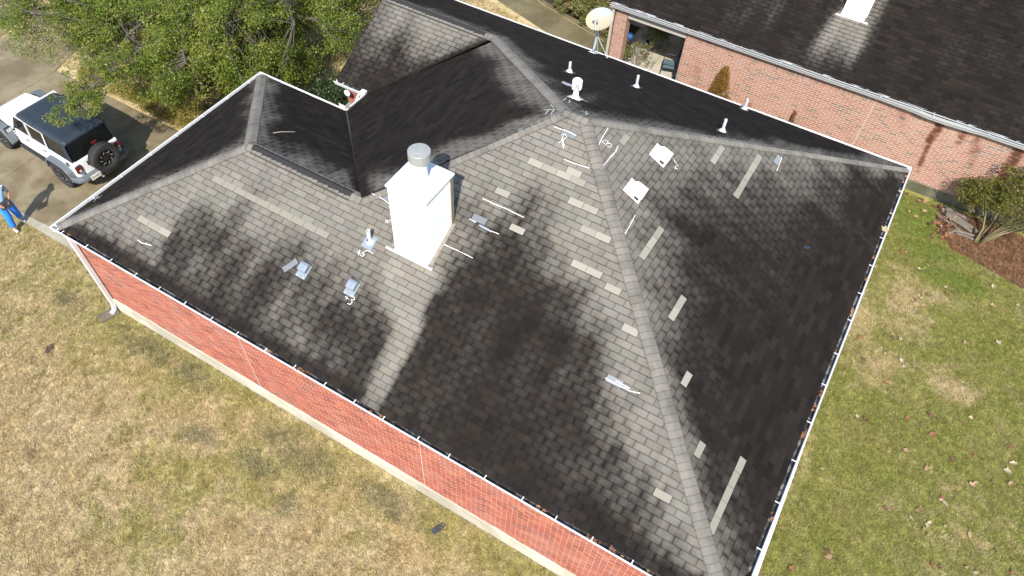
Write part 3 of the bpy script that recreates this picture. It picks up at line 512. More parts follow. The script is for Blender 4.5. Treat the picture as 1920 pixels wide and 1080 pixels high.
def tabs_object(name, recs, mats, parent):
    vs, fs, sh, uv, pab = rec_arrays(recs); me = bpy.data.meshes.new(name); me.from_pydata(vs, [], fs); me.materials.append(mats)
    add_attrs(me, {'sh': sh, 'tuv': uv, 'pab': pab}); o = bpy.data.objects.new(name, me); COL.objects.link(o); o.parent = parent; return o
CAMR = Euler(CAM_ROT).to_matrix(); CAML = Vector(CAM_LOC)
def seen(P):                        # only used to choose which pieces become objects of their own
    q = CAMR.transposed() @ (Vector(P)-CAML)
    if q.z > -0.1: return None
    return 0.5+LENS/36*q.x/-q.z, 0.5+LENS/36*q.y/-q.z*(16/9), q.length
def size_in_view(r):
    s = seen(r['c'])
    if s is None or not (0 < s[0] < 1 and 0 < s[1] < 1): return 0
    d = CAML-r['c']; return r['area']*abs(r['n'].dot(d.normalized()))/d.length_squared
def split_largest(recs, n):
    recs = sorted(recs, key=lambda r: -(size_in_view(r)+(10 if r['kind'] > 0 and size_in_view(r) > 0 else 0))); return recs[:n], recs[n:]

def sm(x, a, b): t = np.clip((x-a)/(b-a), 0, 1); return t*t*(3-2*t)
def from_samples(samples):
    S = np.array(samples)
    def f(x, y):
        num = np.zeros(len(x)); den = np.zeros(len(x))
        for sx, sy, t in S:
            w = 1.0/(((x-sx)**2+(y-sy)**2)+0.012)**1.9; num += w*t; den += w
        return num/den
    return f
def seg_dist(XYZ, p, q):
    p = np.array(p[:2]); q = np.array(q[:2]); d = q-p; t = np.clip(((XYZ[:, :2]-p)@d)/(d@d), 0, 1); return np.linalg.norm(XYZ[:, :2]-(p+t[:, None]*d), axis=1)
fF, fR, fG = from_samples(STAIN_FRONT), from_samples(STAIN_RIGHT), from_samples(STAIN_GABLE)
def wob(X, s=1.0): return 0.5*np.sin(X[:, 0]*3.1*s+1.3*np.sin(X[:, 1]*2.3*s))+0.5*np.sin(X[:, 1]*4.3*s+1.7*np.sin(X[:, 0]*1.9*s))
def st_front(a, b, X):
    s = fF(X[:, 0], X[:, 1]); e = 1-sm(b, 0.18, 0.5); streak = np.exp(-((X[:, 0]-9.05)/0.2)**2)
    
    v = X[:, 1]; kv = [0.2, 0.7, 1.25, 1.7, 2.1, 2.85]; c = np.interp(v, kv, [9.11, 9.09, 9.05, 8.93, 8.66, 8.36])+0.03*np.sin(v*5.1); w = np.interp(v, kv, [0.13, 0.17, 0.23, 0.34, 0.52, 0.80])
    d = (X[:, 0]-c)/np.where(X[:, 0] > c, w*0.85, w*1.3); wash = np.exp(-np.abs(d)**np.where(X[:, 0] > c, 4.5, 2.6))*sm(2.95-v, 0, 0.1)*np.interp(v, [0.1, 0.5, 1.2], [0.45, 0.75, 1])
    dr = X[:, 0]-c-w*0.85; side_d = 0.82*sm(dr, -0.02, 0.12)*(1-sm(dr, 0.5, 1.1))*sm(2.75-v, 0, 0.4); s = np.maximum(s, side_d)
    s = np.maximum(s, 0.88*e*(1-0.6*streak)); return np.clip(s*(1-0.9*wash), 0, 1)
def st_right(a, b, X): return np.clip(fR(X[:, 0], X[:, 1]), 0, 1)
def st_gable(a, b, X):
    s = fG(X[:, 0], X[:, 1]); d = seg_dist(X, V['J'], V['Q']); return np.clip(np.maximum(s, 0.95*(1-sm(d, 0.0, 0.28))), 0, 1)
def st_left(a, b, X):
    d1 = seg_dist(X, V['P1'], V['R2']); d2 = seg_dist(X, V['P1'], V['Q']); dv = seg_dist(X, V['I'], V['R2'])
    s = 0.30+0.70*sm(np.minimum(d1*1.0, d2*1.25)+0.25*wob(X), 0.25, 1.15); return np.clip(np.maximum(s, 1-sm(dv, 0.05, 0.4)), 0, 1)
def st_back(a, b, X):
    d = np.minimum(np.minimum(seg_dist(X, V['P2'], V['B']), seg_dist(X, V['P1'], V['P2'])), np.minimum(seg_dist(X, V['P1'], V['Q']), seg_dist(X, V['Q'], V['Qg'])))
    s = 0.38+0.62*sm(d+0.22*wob(X), 0.12, 0.95); wash = np.exp(-((X[:, 0]-9.55)/0.28)**2)*sm(X[:, 1], 7.7, 7.95)*(1-sm(X[:, 1], 8.3, 9.4)); return np.clip(s-0.5*wash, 0.02, 1)
def st_wback(a, b, X):
    d = np.minimum(seg_dist(X, V['R1'], V['R2']), seg_dist(X, V['R1'], V['AB'])*1.6); dv = seg_dist(X, V['I'], V['R2'])
    s = 0.36+0.64*sm(d+0.25*wob(X, 1.3), 0.25, 1.15); return np.clip(np.maximum(s, 1-sm(dv, 0.05, 0.35)), 0, 1)
def st_wleft(a, b, X):
    d = np.minimum(seg_dist(X, V['R1'], V['A'])*1.3, seg_dist(X, V['R1'], V['AB'])*1.4); return 0.45+0.55*sm(d+0.22*wob(X, 1.2), 0.1, 0.85)
ST = {'F': st_front, 'R': st_right, 'B': st_back, 'L': st_left, 'WB': st_wback, 'WL': st_wleft, 'G': st_gable}

house = thing('brick_house', 'red brick house with stained grey shingle hip roof and white chimney', 'house')
roof = MB()
for key, (pl, polys) in POLYS.items():
    for q in polys: roof.add([pl.pt(*pl.ab(V[p] if isinstance(p, str) else p), -0.025) for p in q], [tuple(range(len(q)))])
roof = roof.build('roof', DECK, house, fix=False)
rng = random.Random(5); recs = []
MARK = {'F': [(*FRONT.from_xy(x, y), 0.8 if x < 8 and y > 2 else 1.0) for x, y in PALE_FRONT]+[(*FRONT.from_xy(x, y), 0.5) for x, y in BLUE_FRONT],
        'R': [(*RIGHT.from_xy(x, y), 1.0) for x, y in PALE_RIGHT]+[(*RIGHT.from_xy(x, y), 0.5) for x, y in BLUE_RIGHT]}
for key, (pl, polys) in POLYS.items():
    P3 = [[V[p] if isinstance(p, str) else p for p in q] for q in polys]
    recs += make_tabs(pl, P3, ST[key], rng, marks=MARK.get(key, ()))
big, rest = split_largest(recs, 300)
for r in big:
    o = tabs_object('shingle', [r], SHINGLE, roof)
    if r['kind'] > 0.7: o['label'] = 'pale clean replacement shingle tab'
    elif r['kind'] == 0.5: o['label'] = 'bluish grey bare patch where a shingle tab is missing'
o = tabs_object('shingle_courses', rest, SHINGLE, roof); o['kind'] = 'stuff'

# ridge and hip caps, one bent cap after another
def caps(p, q, name, e1, e2, lift=0.0, half=0.155, start=0.0, butt=1.0):
    """p low end, q high end; e1, e2: planes on the two sides"""
    d = (q-p); L = d.length; d.normalize()
    def side(pl, out):
        w = d.cross(pl.n); w.normalize(); return w if w.dot(out) > 0 else -w
    mid = ((e1.n+e2.n)/2).normalized(); rt = d.cross(mid).normalized()
    w1, w2 = side(e1, -rt), side(e2, rt)
    ex = 0.145; n = int(L/ex)
    prof = []
    for u in (-1, -0.72, -0.42, -0.18, 0, 0.18, 0.42, 0.72, 1):
        w = (w1 if u < 0 else w2)*abs(u)*half; prof.append((u, w+mid*(0.012+lift-0.008*max(0, 1-abs(u)/0.35)*0.6)))
    m = MB(); M3 = Matrix((d.cross(mid).normalized(), d, mid)).transposed(); Mi = M3.transposed(); uvs = []
    for row, (t, h) in enumerate(((0.0, 0.0125*butt+0.001), (0.02, 0.0115*butt+0.001), (ex+0.03, 0.0015))):
        for u, w in prof: m.v.append(tuple(Mi @ (w+d*t+mid*h))); uvs.append((u, t/ex, 0))
    k = len(prof)
    for row in range(2):
        for i in range(k-1): m.f.append((row*k+i, row*k+i+1, (row+1)*k+i+1, (row+1)*k+i)); m.m.append(0)
    b0 = len(m.v)
    for u, w in prof: m.v.append(tuple(Mi @ (w+mid*-0.01))); uvs.append((u, 1, 0))
    for i in range(k-1): m.f.append((b0+i, b0+i+1, i+1, i)); m.m.append(0)
    me = m.mesh(name, CAP); add_attrs(me, {'tuv': uvs}); bm = bmesh.new(); bm.from_mesh(me); bmesh.ops.recalc_face_normals(bm, faces=bm.faces); bm.to_mesh(me); bm.free()
    if me.polygons[2].normal.z < 0: me.flip_normals()
    for i in range(n):
        o = bpy.data.objects.new(name, me); COL.objects.link(o); o.parent = roof
        M = M3.to_4x4(); M.translation = p+d*(start+i*ex)+mid*rng.uniform(-0.001, 0.002)
        o.matrix_local = M @ Matrix.Rotation(rng.uniform(-0.012, 0.012), 4, 'Z')
caps(V['F'], V['P2'], 'hip_cap', FRONT, RIGHT); caps(V['B'], V['P2'], 'hip_cap', RIGHT, BACK); caps(V['A'], V['R1'], 'hip_cap', WLEFT, FRONT)
caps(V['AB'], V['R1'], 'hip_cap', WBACK, WLEFT); caps(V['R2'], V['P1'], 'hip_cap', LEFT, FRONT); caps(V['Q'], V['P1'], 'hip_cap', BACK, LEFT)
caps(V['P2']+Vector((0.1, 0, 0)), V['P1']-Vector((0.1, 0, 0)), 'ridge_cap', FRONT, BACK, 0.012)
caps(V['R2'], V['R1']-Vector((0.1, 0, 0)), 'ridge_cap', FRONT, WBACK, 0.028, 0.17, butt=0.4); caps(V['Q']+Vector((0.1, 0, 0)), V['Qg'], 'ridge_cap', GFRONT, BACK, 0.026, 0.17, butt=0.4)
# dark ridge vents under the raised caps
for p, q, a, c in ((V['R1'], V['R2'], FRONT, WBACK), (V['Qg'], V['Q'], GFRONT, BACK)):
    b = MB(); p2 = p+(q-p).normalized()*0.12; q2 = q-(q-p).normalized()*0.28
    ra = [p2+Vector((0, 0, 0.02))-a.s*0.17, p2+Vector((0, 0, 0.05)), p2+Vector((0, 0, 0.02))-c.s*0.17]; rb = [x+(q2-p2) for x in ra]
    b.prism([x-Vector((0, 0, 0.03)) for x in ra]+[x+Vector((0, 0, 0.012)) for x in reversed(ra)], [x-Vector((0, 0, 0.03)) for x in rb]+[x+Vector((0, 0, 0.012)) for x in reversed(rb)])
    b.build('ridge_vent', DARKHOLE, roof)
# open valleys: a strip of dark roll roofing
for p, q in ((V['I'], V['R2']), (V['J'], V['Q'])):
    pass
b = MB(); p, q = V['I'], V['R2']; d = (q-p).normalized(); x1 = d.cross(LEFT.n).normalized(); x2 = d.cross(WBACK.n).normalized()
if x1.dot(Vector((0, -1, 0))) > 0 : pass
b.tube([p+d*0.1+Vector((0, 0, 0.012)), q-d*0.25+Vector((0, 0, 0.012))], 0.022, 6)
b.build('valley_seam', simple('valley_grit', (0.05, 0.047, 0.04), 0.9, var=0.5, scale=5), roof)
# ------------------------------------------------------------------ walls
def brick_wall(o, e, w, h, mat_, parent, z0=0.0, course=0.078, bl=0.245, rngs=1, soldier=False, stain=None, n_single=300, name='brick', gap_at=None, proud=0.0014, cut=None, joint=0.005):
    """bricks on the wall plane starting at o, along unit e, outward normal n = e x z"""
    e = Vector(e).normalized(); nrm = e.cross(Vector((0, 0, 1))); rg = random.Random(rngs); L = []
    nc = int(h/course)
    top = 0
    if soldier: top = 3; 
    for j in range(nc-top):
        off = (j % 2)*bl/2; i = -1
        while off+i*bl < w:
            a0 = max(0, off+i*bl+joint); a1 = min(w, off+(i+1)*bl-joint); i += 1
            if a1-a0 < 0.03: continue
            if gap_at and any(abs((a0+a1)/2-g) < 0.5*(a1-a0)+0.005 for g in gap_at):
                for g in gap_at:
                    if a0 < g < a1:
                        L += [(a0, g-0.007, j*course+joint, (j+1)*course-joint), (g+0.007, a1, j*course+joint, (j+1)*course-joint)]
                continue
            L.append((a0, a1, j*course+joint, (j+1)*course-joint))
    if soldier:
        z = (nc-top)*course; i = 0
        while i*course < w: L.append((i*course+0.005, min(w, (i+1)*course-0.005), z+0.005, z+top*course-0.005)); i += 1
    recs = []
    for (a0, a1, c0, c1) in L:
        if a1-a0 < 0.012: continue
        if cut and cut((a0+a1)/2, (c0+c1)/2): continue
        p = proud+rg.uniform(-0.0008, 0.0008); j1 = rg.uniform(-.001, .001)
        q = [Vector(o)+e*a+Vector((0, 0, z0+c))+nrm*d for d in (-0.01, p) for a, c in ((a0, c0), (a1, c0), (a1, c1), (a0, c1))]
        C_ = sum(q[4:], Vector())/4
        recs.append(dict(v=q, c=C_, area=(a1-a0)*(c1-c0), n=nrm, r=(rg.random(), rg.random()), kind=0, ab=((a0+a1)/2, (c0+c1)/2)))
    BF0 = [(4, 5, 6, 7), (0, 1, 5, 4), (1, 2, 6, 5), (2, 3, 7, 6), (3, 0, 4, 7)]
    def mk(name, rs):
        vs = []; fs = []; sh = []
        for r in rs:
            n = len(vs); vs += [tuple(p) for p in r['v']]; fs += [tuple(i+n for i in f) for f in BF0]
            for p in r['v']: sh.append((stain(p) if stain else 0.0, *r['r'], 0))
        if stain:               # the rust is narrower than a brick: give each face columns of its own
            for r in rs:
                if max(stain(r['v'][4].lerp(r['v'][6], k_/4)) for k_ in range(5)) < 0.05: continue
                p0, p1, p2, p3 = (q_+nrm*0.0005 for q_ in r['v'][4:8]); n = len(vs)
                for k_ in range(7):
                    for a_, b_ in ((p0, p1), (p3, p2)): q_ = a_.lerp(b_, k_/6); vs.append(tuple(q_)); sh.append((stain(q_), *r['r'], 0))
                fs += [(n+2*k_, n+2*k_+2, n+2*k_+3, n+2*k_+1) for k_ in range(6)]
        me = bpy.data.meshes.new(name); me.from_pydata(vs, [], fs); me.materials.append(mat_); add_attrs(me, {'sh': sh})
        ob = bpy.data.objects.new(name, me); COL.objects.link(ob); ob.parent = parent; return ob
    big, rest = split_largest(recs, n_single)
    for r in big: mk(name, [r])
    if rest: mk(name+'work', rest)['kind'] = 'stuff'
# wall cores (mortar coloured) and the slab
FZ = 0.52; WT = 3.02
walls = MB()
walls.box((8.42, 6.67, (FZ+WT)/2), (16.28-0.01, 12.72, WT-FZ))           # placeholder outline is trimmed below
walls = MB()
def wallbox(m, x0, x1, y0, y1, z0, z1): m.box(((x0+x1)/2, (y0+y1)/2, (z0+z1)/2), (x1-x0, y1-y0, z1-z0))
WX0, WX1, WY0, WY1 = 0.26, 16.62, 0.20, 13.05
wallbox(walls, WX0, WX1, WY0, WY0+0.15, FZ, WT)
wallbox(walls, WX1-0.15, WX1, WY0+0.152, WY1, FZ, WT)
wallbox(walls, 2.2, WX1-0.152, WY1-0.15, WY1-0.001, FZ, WT)
wallbox(walls, WX0+0.001, WX0+0.15, WY0+0.152, 6.80, FZ, WT); wallbox(walls, WX0+0.152, 3.4, 6.65, 6.799, FZ, WT)
wallbox(walls, 3.25, 3.4, 6.802, 8.10, FZ, WT); wallbox(walls, 2.2, 3.248, 8.10, 8.25, FZ, WT); wallbox(walls, 2.2, 2.35, 8.252, WY1-0.152, FZ, WT)
walls = walls.build('wall', MORTAR, house)
brick_wall((WX0, WY0, FZ), (1, 0, 0), WX1-WX0, WT-FZ, BRICK_RED, walls, rngs=3, gap_at=(5.12, 9.93), bl=0.245, course=0.0755, joint=0.0052)
brick_wall((3.4-0.15, 8.10, FZ), (0, -1, 0), 1.3, WT-FZ, BRICK_RED, walls, rngs=8, n_single=0)
brick_wall((2.2, 8.10, FZ), (1, 0, 0), 1.05, WT-FZ, BRICK_RED, walls, rngs=9, n_single=0)
brick_wall((WX0, 6.8, FZ), (0, -1, 0), 6.55, WT-FZ, BRICK_RED, walls, rngs=10, n_single=0, cut=lambda a, c: 1.2 < a < 5.9 and c < 1.9)
# gable wall under the rake
b = MB(); b.prism([(2.2, 8.1, WT), (2.2, 13.05, WT), (2.2, 10.47, ZE+1.2)], [(2.35, 8.1, WT), (2.35, 13.05, WT), (2.35, 10.47, ZE+1.2)]); b.build('gable_wall', BRICK_RED, house)
CAULK = simple('pale_caulk', (0.46, 0.42, 0.37), 0.8, var=0.15)
# expansion joints
for g in (5.12, 9.93):
    b = MB(); b.box((WX0+g, WY0-0.004, (FZ+WT)/2), (0.013, 0.012, WT-FZ-0.01)); b.build('expansion_joint', CAULK, walls)
# foundation
f = MB(); wallbox(f, WX0-0.03, WX1+0.03, WY0-0.035, WY0+0.3, -0.05, FZ-0.004); wallbox(f, WX1-0.3, WX1+0.031, WY0+0.302, WY1+0.03, -0.05, FZ-0.004)
wallbox(f, 2.17, WX1-0.302, WY1-0.3, WY1+0.031, -0.05, FZ-0.004); wallbox(f, WX0-0.031, 0.6, WY0+0.302, 6.82, -0.05, 0.045)
f.build('foundation', SLAB_C, house, bevel=0.015, seg=1)
# garage door facing the driveway
b = MB()
for k in range(4): b.box((WX0-0.02, 3.4, 0.3+k*0.53), (0.05, 4.7, 0.51))
b.build('garage_door', WHITE2, house, bevel=0.01, seg=1)

# ------------------------------------------------------------------ eaves: fascia, soffit, gutters
fas = MB()
def strip(m, p, q, out, z0, z1, t=0.022):
    p, q, out = Vector(p), Vector(q), Vector(out).normalized()
    m.prism([p+Vector((0, 0, z0)), q+Vector((0, 0, z0)), q-out*t+Vector((0, 0, z0)), p-out*t+Vector((0, 0, z0))], [p+Vector((0, 0, z1)), q+Vector((0, 0, z1)), q-out*t+Vector((0, 0, z1)), p-out*t+Vector((0, 0, z1))])
S0 = -0.21
EDGES = {'front': ((0.0, 0.0), (16.80, 0.0), (0, -1)), 'right': ((16.74, -0.06), (16.98, 13.30), (1, 0)), 'back': ((16.98, 13.31), (1.9, 13.31), (0, 1)),
         'left': ((0.0, 7.06), (0.0, 0.0), (-1, 0)), 'wing_back': ((3.05, 7.06), (0.0, 7.06), (0, 1)), 'nook': ((3.05, 7.88), (3.05, 7.06), (-1, 0)), 'gable_front': ((1.98, 7.86), (3.05, 7.86), (0, -1))}
def gutter(key, step, dirt=True, w=0.125):
    p, q, out = EDGES[key]; p, q = Vector((*p, ZE+0.005)), Vector((*q, ZE+0.005)); d = (q-p).normalized(); out = Vector((d.y, -d.x, 0)); L = (q-p).length
    prof = [(0.012, 0.0), (0.012, -0.012), (0.002, -0.028), (-0.022, -0.06), (-0.035, -0.118), (-w+0.005, -0.118), (-w, -0.002), (-w+0.006, -0.002), (-w+0.011, -0.112), (-0.041, -0.112), (-0.029, -0.062), (-0.020, -0.012), (-0.018, 0.0)]
    m = MB(); A_ = [p+out*x+Vector((0, 0, z)) for x, z in prof]; B_ = [a+d*L for a in A_]; m.prism(A_, B_)
    g = m.build('gutter', WHITE, house, fix=True)
    if dirt:
        m = MB(); a = [p+d*0.03+out*x+Vector((0, 0, -0.100)) for x in (-w+0.013, -0.041)]; bk = p+d*0.03+out*(-w+0.0125)+Vector((0, 0, 0.004)); q_ = d*(L-0.06); fr = p+d*0.03+out*(-0.0305)+Vector((0, 0, -0.061)); m.add([a[0], a[1], a[1]+q_, a[0]+q_, bk, bk+q_, fr, fr+q_], [(0, 1, 2, 3), (4, 0, 3, 5), (1, 6, 7, 2)]); m.build('gutter_grime', GUTDIRT, g, fix=False)
    n = int(L/step); me = None
    for i in range(n):
        c = p+d*(step*(i+0.55)+rng.uniform(-0.05, 0.05))+out*(-w/2+0.004)
        if me is None:
            m = MB(); R = Matrix((d, out, Vector((0, 0, 1)))).transposed(); m.box((0, 0, -0.004), (0.022, w, 0.006), R=R); m.box(R @ Vector((0, -w/2+0.01, -0.012)), (0.022, 0.01, 0.02), R=R)
            ob = m.build('hanger', WHITE, g); me = ob.data
        else: ob = bpy.data.objects.new('hanger', me); COL.objects.link(ob); ob.parent = g
        ob.location = c
    # fascia and soffit behind it
    fas.box((0, 0, -50), (0.001, 0.001, 0.001)) if False else None
    i0 = 0.13
    strip(fas, p-out*i0+d*0.13-Vector((0, 0, 0.005)), q-out*i0-d*0.13-Vector((0, 0, 0.005)), out, S0, -0.012)
    return g
gutter('front', 0.76); gutter('right', 0.98); gutter('back', 1.1); gutter('left', 0.9); gutter('wing_back', 0.9); gutter('nook', 0.5); gutter('gable_front', 0.6)
fas.build('fascia', WHITE2, house)
so = MB(); zs = ZE+S0
for (x0, x1, y0, y1) in ((0.135, 16.7, 0.14, 0.4), (16.4, 16.86, 0.402, 13.17), (1.98, 16.398, 12.9, 13.17), (0.135, 0.4, 0.402, 6.93), (0.402, 3.3, 6.6, 6.93), (3.16, 3.45, 6.932, 7.98), (2.0, 3.158, 7.99, 8.2)):
    wallbox(so, x0, x1, y0, y1, zs+0.002, zs+0.014)
so.build('soffit', WHITE2, house)
# rake board of the gable wing
m = MB(); e0, e1 = V['G'], V['Qg']
for a, c in ((V['G'], V['Qg']), (V['D'], V['Qg'])):
    m.prism([a+Vector((0.0, 0, -0.02)), c+Vector((0.0, 0, -0.02)), c+Vector((0, 0, -0.2)), a+Vector((0, 0, -0.2))], [a+Vector((0.022, 0, -0.02)), c+Vector((0.022, 0, -0.02)), c+Vector((0.022, 0, -0.2)), a+Vector((0.022, 0, -0.2))])
m.build('rake_board', WHITE2, house)
m = MB(); m.box((-0.004, 0.0, 0), (0.02, 0.3, 0.02)); 
# corner gutter box, splash guard and nook downspout
m = MB(); m.prism([(3.06, 7.05, ZE), (2.83, 7.06, ZE), (2.835, 7.06, ZE), (3.05, 7.045, ZE)], [(3.06, 7.05, ZE+.13), (2.83, 7.06, ZE+.13), (2.835, 7.065, ZE+.13), (3.05, 7.055, ZE+.13)])
m.box((3.049, 7.17, ZE+0.065), (0.004, 0.24, 0.13)); m.build('splash_guard', WHITE, house)
m = MB(); m.box((2.98, 7.93, ZE-0.03), (0.17, 0.16, 0.13)); m.build('gutter_end_box', WHITE, house, bevel=0.01, seg=1)
m = MB(); m.tube([(2.86, 7.86, ZE-0.1), (2.80, 7.8, ZE-0.25), (3.06, 7.68, ZE-0.6), (3.18, 7.66, ZE-0.75), (3.18, 7.66, 0.2)], 0.045, 4); m.build('downspout', WHITE, house, bevel=0.006, seg=1)
m = MB(); m.lathe([(0.0, 0), (0.10, 0.0), (0.09, 0.03), (0.04, 0.05)], 20, (2.45, 7.84, ZE-0.2), R=Matrix.Rotation(PI/2, 3, 'X')); m.build('eave_light', WHITE2, house, smooth=False)
# front left downspout with its elbow
def rect_tube(m, pts, wx, wy):
    m.loft([[Vector(p)+Vector((sx*wx/2, sy*wy/2, 0)) for sx, sy in ((-1, -1), (1, -1), (1, 1), (-1, 1))] for p in pts])
m = MB(); m.box((0.31, 0.1, ZE-0.14), (0.09, 0.09, 0.05)); rect_tube(m, [(0.31, 0.1, ZE-0.12), (0.31, 0.11, ZE-0.2), (0.31, 0.125, ZE-0.28), (0.31, 0.125, 0.3)], 0.085, 0.10)
m.loft([[Vector((x, 0.125+dy, z)) for x, dy, z in ((0.267, -.05, .32), (0.353, -.05, .32), (0.353, .05, .32), (0.267, .05, .32))], [Vector((x, y, z)) for x, y, z in ((0.267, .04, .17), (0.353, .04, .17), (0.353, .1, .10), (0.267, .1, .10))], [Vector((x, y, z)) for x, y, z in ((0.262, -.06, .13), (0.358, -.06, .13), (0.358, -.04, .05), (0.262, -.04, .05))]])
m.build('downspout', WHITE, house, bevel=0.006, seg=1)
# miter bits at the front left corner
m = MB(); m.box((0.13, 0.105, ZE+0.012), (0.2, 0.035, 0.012)); m.box((0.215, 0.06, ZE+0.006), (0.03, 0.12, 0.006)); m.build('gutter_corner_strap', WHITE, house)

# ------------------------------------------------------------------ chimney
ch = MB(); CX0, CX1, CY0, CY1, CZ1 = 7.865, 8.735, 2.885, 3.80, 6.36
wallbox(ch, CX0+0.02, CX1-0.02, CY0+0.02, CY1-0.02, 4.3, CZ1)
chim = ch.build('chimney', WHITE2, house); chim['label'] = 'white sided chimney chase with a round metal cap'
k = 0; z = 4.5
while z < CZ1-0.02:
    z1 = min(z+0.2, CZ1); m = MB()
    for (x0, x1, y0, y1, ax) in ((CX0, CX1, CY0, CY0, 1), (CX1, CX1, CY0, CY1, 0), (CX1, CX0, CY1, CY1, -1), (CX0, CX0, CY1, CY0, 2)):
        d = Vector((x1-x0, y1-y0, 0)); L = d.length; d.normalize(); out = Vector((d.y, -d.x, 0)); p = Vector((x0, y0, 0))
        b_, t_ = p+out*0.002, p-out*0.002
        zb = max(z, 4.5)
        m.prism([b_+d*0.03+Vector((0, 0, zb)), b_+d*(L-0.03)+Vector((0, 0, zb)), t_+d*(L-0.03)+Vector((0, 0, z1)), t_+d*0.03+Vector((0, 0, z1))],
                [q-out*0.012 for q in (b_+d*0.03+Vector((0, 0, zb)), b_+d*(L-0.03)+Vector((0, 0, zb)), t_+d*(L-0.03)+Vector((0, 0, z1)), t_+d*0.03+Vector((0, 0, z1)))])
    m.build('lap_board', WHITE2, chim); z = z1
WEATHER = simple('weathered_brown_wood', (0.16, 0.115, 0.06), 0.8, var=0.4, scale=14, bump=0.3)
for i, (x, y) in enumerate(((CX0, CY0), (CX1, CY0), (CX1, CY1), (CX0, CY1))):
    m = MB(); wallbox(m, x-0.007, x+0.007, y-0.007, y+0.007, 4.4, CZ1-0.002); o = m.build('corner_board', WHITE2, chim, bevel=0.004, seg=1)
m = MB(); wallbox(m, CX1-0.01, CX1+0.022, CY1-0.085, CY1-0.03, 4.9, CZ1-0.03); o = m.build('corner_board', WEATHER, chim); o['label'] = 'bare weathered brown corner board'
m = MB(); m.box(((CX0+CX1)/2, (CY0+CY1)/2, CZ1+0.02), (CX1-CX0+0.075, CY1-CY0+0.075, 0.05)); m.box(((CX0+CX1)/2, (CY0+CY1)/2, CZ1+0.05), (0.7, 0.7, 0.02)); m.build('chase_cover', WHITE, chim, bevel=0.012)
FC = Vector((8.30, 3.38, CZ1+0.05))
m = MB(); m.lathe([(0.16, 0.0), (0.165, 0.02), (0.14, 0.04), (0.135, 0.40)], 28, FC); m.build('flue_pipe', WHITE, chim, smooth=False)
m = MB(); m.lathe([(0.205, 0.46), (0.212, 0.47), (0.212, 0.65), (0.216, 0.655), (0.216, 0.672), (0.205, 0.68), (0.10, 0.69), (0.098, 0.697), (0.05, 0.70), (0.0, 0.703)], 32, FC, cap=False)
m.lathe([(0.13, 0.40), (0.195, 0.46), (0.205, 0.46)], 32, FC, cap=False)
for a in range(10): t = 2*PI*a/10; m.box(FC+Vector((0.212*math.cos(t), 0.212*math.sin(t), 0.56)), (0.006, 0.02, 0.17), R=Matrix.Rotation(t, 3, 'Z'))
m.build('flue_cap', GALV2, chim, fix=True)
m = MB(); R = FRONT.rot()
a0, b0 = FRONT.from_xy(7.70, 2.80); m.box(FRONT.pt(a0+0.57, b0+0.0, 0.022), (1.16, 0.045, 0.012), R=R); m.box(FRONT.pt(a0+0.60, b0+0.06, 0.026), (0.84, 0.10, 0.014), R=R)
m.build('base_flashing', WHITE, chim)
m = MB()
for s_ in range(6):
    y = CY0+0.06+s_*0.15
    for x in (CX0-0.035, CX1+0.035): m.box(FRONT.at(x, y, 0.022), (0.08, 0.16, 0.006), R=R)
m.build('step_flashing', simple('tan_flashing', (0.20, 0.18, 0.145), 0.6, var=0.2), chim)

# ------------------------------------------------------------------ things fixed on the roof
DARKFL = simple('tarred_flashing', (0.05, 0.05, 0.055), 0.8, var=0.2)
def pipe_vent(pl, x, y, h, label, lead=False, r=0.036):
    P = pl.at(x, y, 0.01); t = empty('vent_pipe', P); t.parent = house; t['label'] = label; R = pl.rot()
    m = MB(); m.lathe([(r, -0.05), (r, h), (r*0.8, h), (r*0.8, h-0.06)], 16, cap=False); m.build('pipe', PVC, t, smooth=False)
    m = MB(); m.lathe([(0.092, 0.0), (0.09, 0.025), (0.07, 0.05), (r+0.010, 0.075), (r+0.010, 0.09), (r, 0.095)], 20, R=R, cap=False); m.build('pipe_boot', PVC, t, smooth=True)
    m = MB(); m.box(R @ Vector((0, -0.02, 0.006)), (0.26, 0.30, 0.006), R=R); m.build('flashing', GALV if pl is FRONT else DARKFL, t)
pipe_vent(FRONT, 7.30, 2.76, 0.34, 'white vent pipe left of the chimney', r=0.042)
pipe_vent(BACK, 8.32, 9.8, 0.30, 'short vent pipe behind the turbine vent'); pipe_vent(BACK, 9.81, 10.86, 0.36, 'slim vent pipe on the black slope')
pipe_vent(BACK, 12.38, 12.95, 0.36, 'vent pipe close to the back gutter'); pipe_vent(BACK, 12.47, 9.72, 0.36, 'vent pipe near the right hip')
# turbine style vent
t = empty('turbine_vent', BACK.at(9.41, 7.79, 0.012)); t.parent = house; t['label'] = 'white round turbine style vent behind the ridge'; t.scale = (0.8, 0.8, 0.85); R = BACK.rot()
CREAM = simple('white_enamel', (0.74, 0.74, 0.70), 0.35, var=0.04)
m = MB(); m.box(R @ Vector((0, 0, 0.004)), (0.38, 0.38, 0.006), R=R); m.build('flange', PVC, t)
m = MB(); m.lathe([(0.14, 0.0), (0.135, 0.02), (0.085, 0.08), (0.075, 0.30)], 24, cap=False); m.build('neck', CREAM, t, smooth=True)
m = MB(); m.lathe([(0.10, 0.29), (0.135, 0.31), (0.14, 0.33)], 24, cap=False); m.lathe([(0.14, 0.52), (0.143, 0.55), (0.12, 0.575), (0.03, 0.585), (0.0, 0.585)], 24, cap=False); m.lathe([(0.09, 0.31), (0.09, 0.54)], 20, mi=1)
o = m.build('head', [CREAM, DARKFL], t, smooth=False)
for k in range(12):
    a = 2*PI*k/12; m = MB(); m.box((0.128*math.cos(a), 0.128*math.sin(a), 0.425), (0.012, 0.045, 0.2), R=Matrix.Rotation(a+0.25, 3, 'Z')); m.build('vane', CREAM, t)
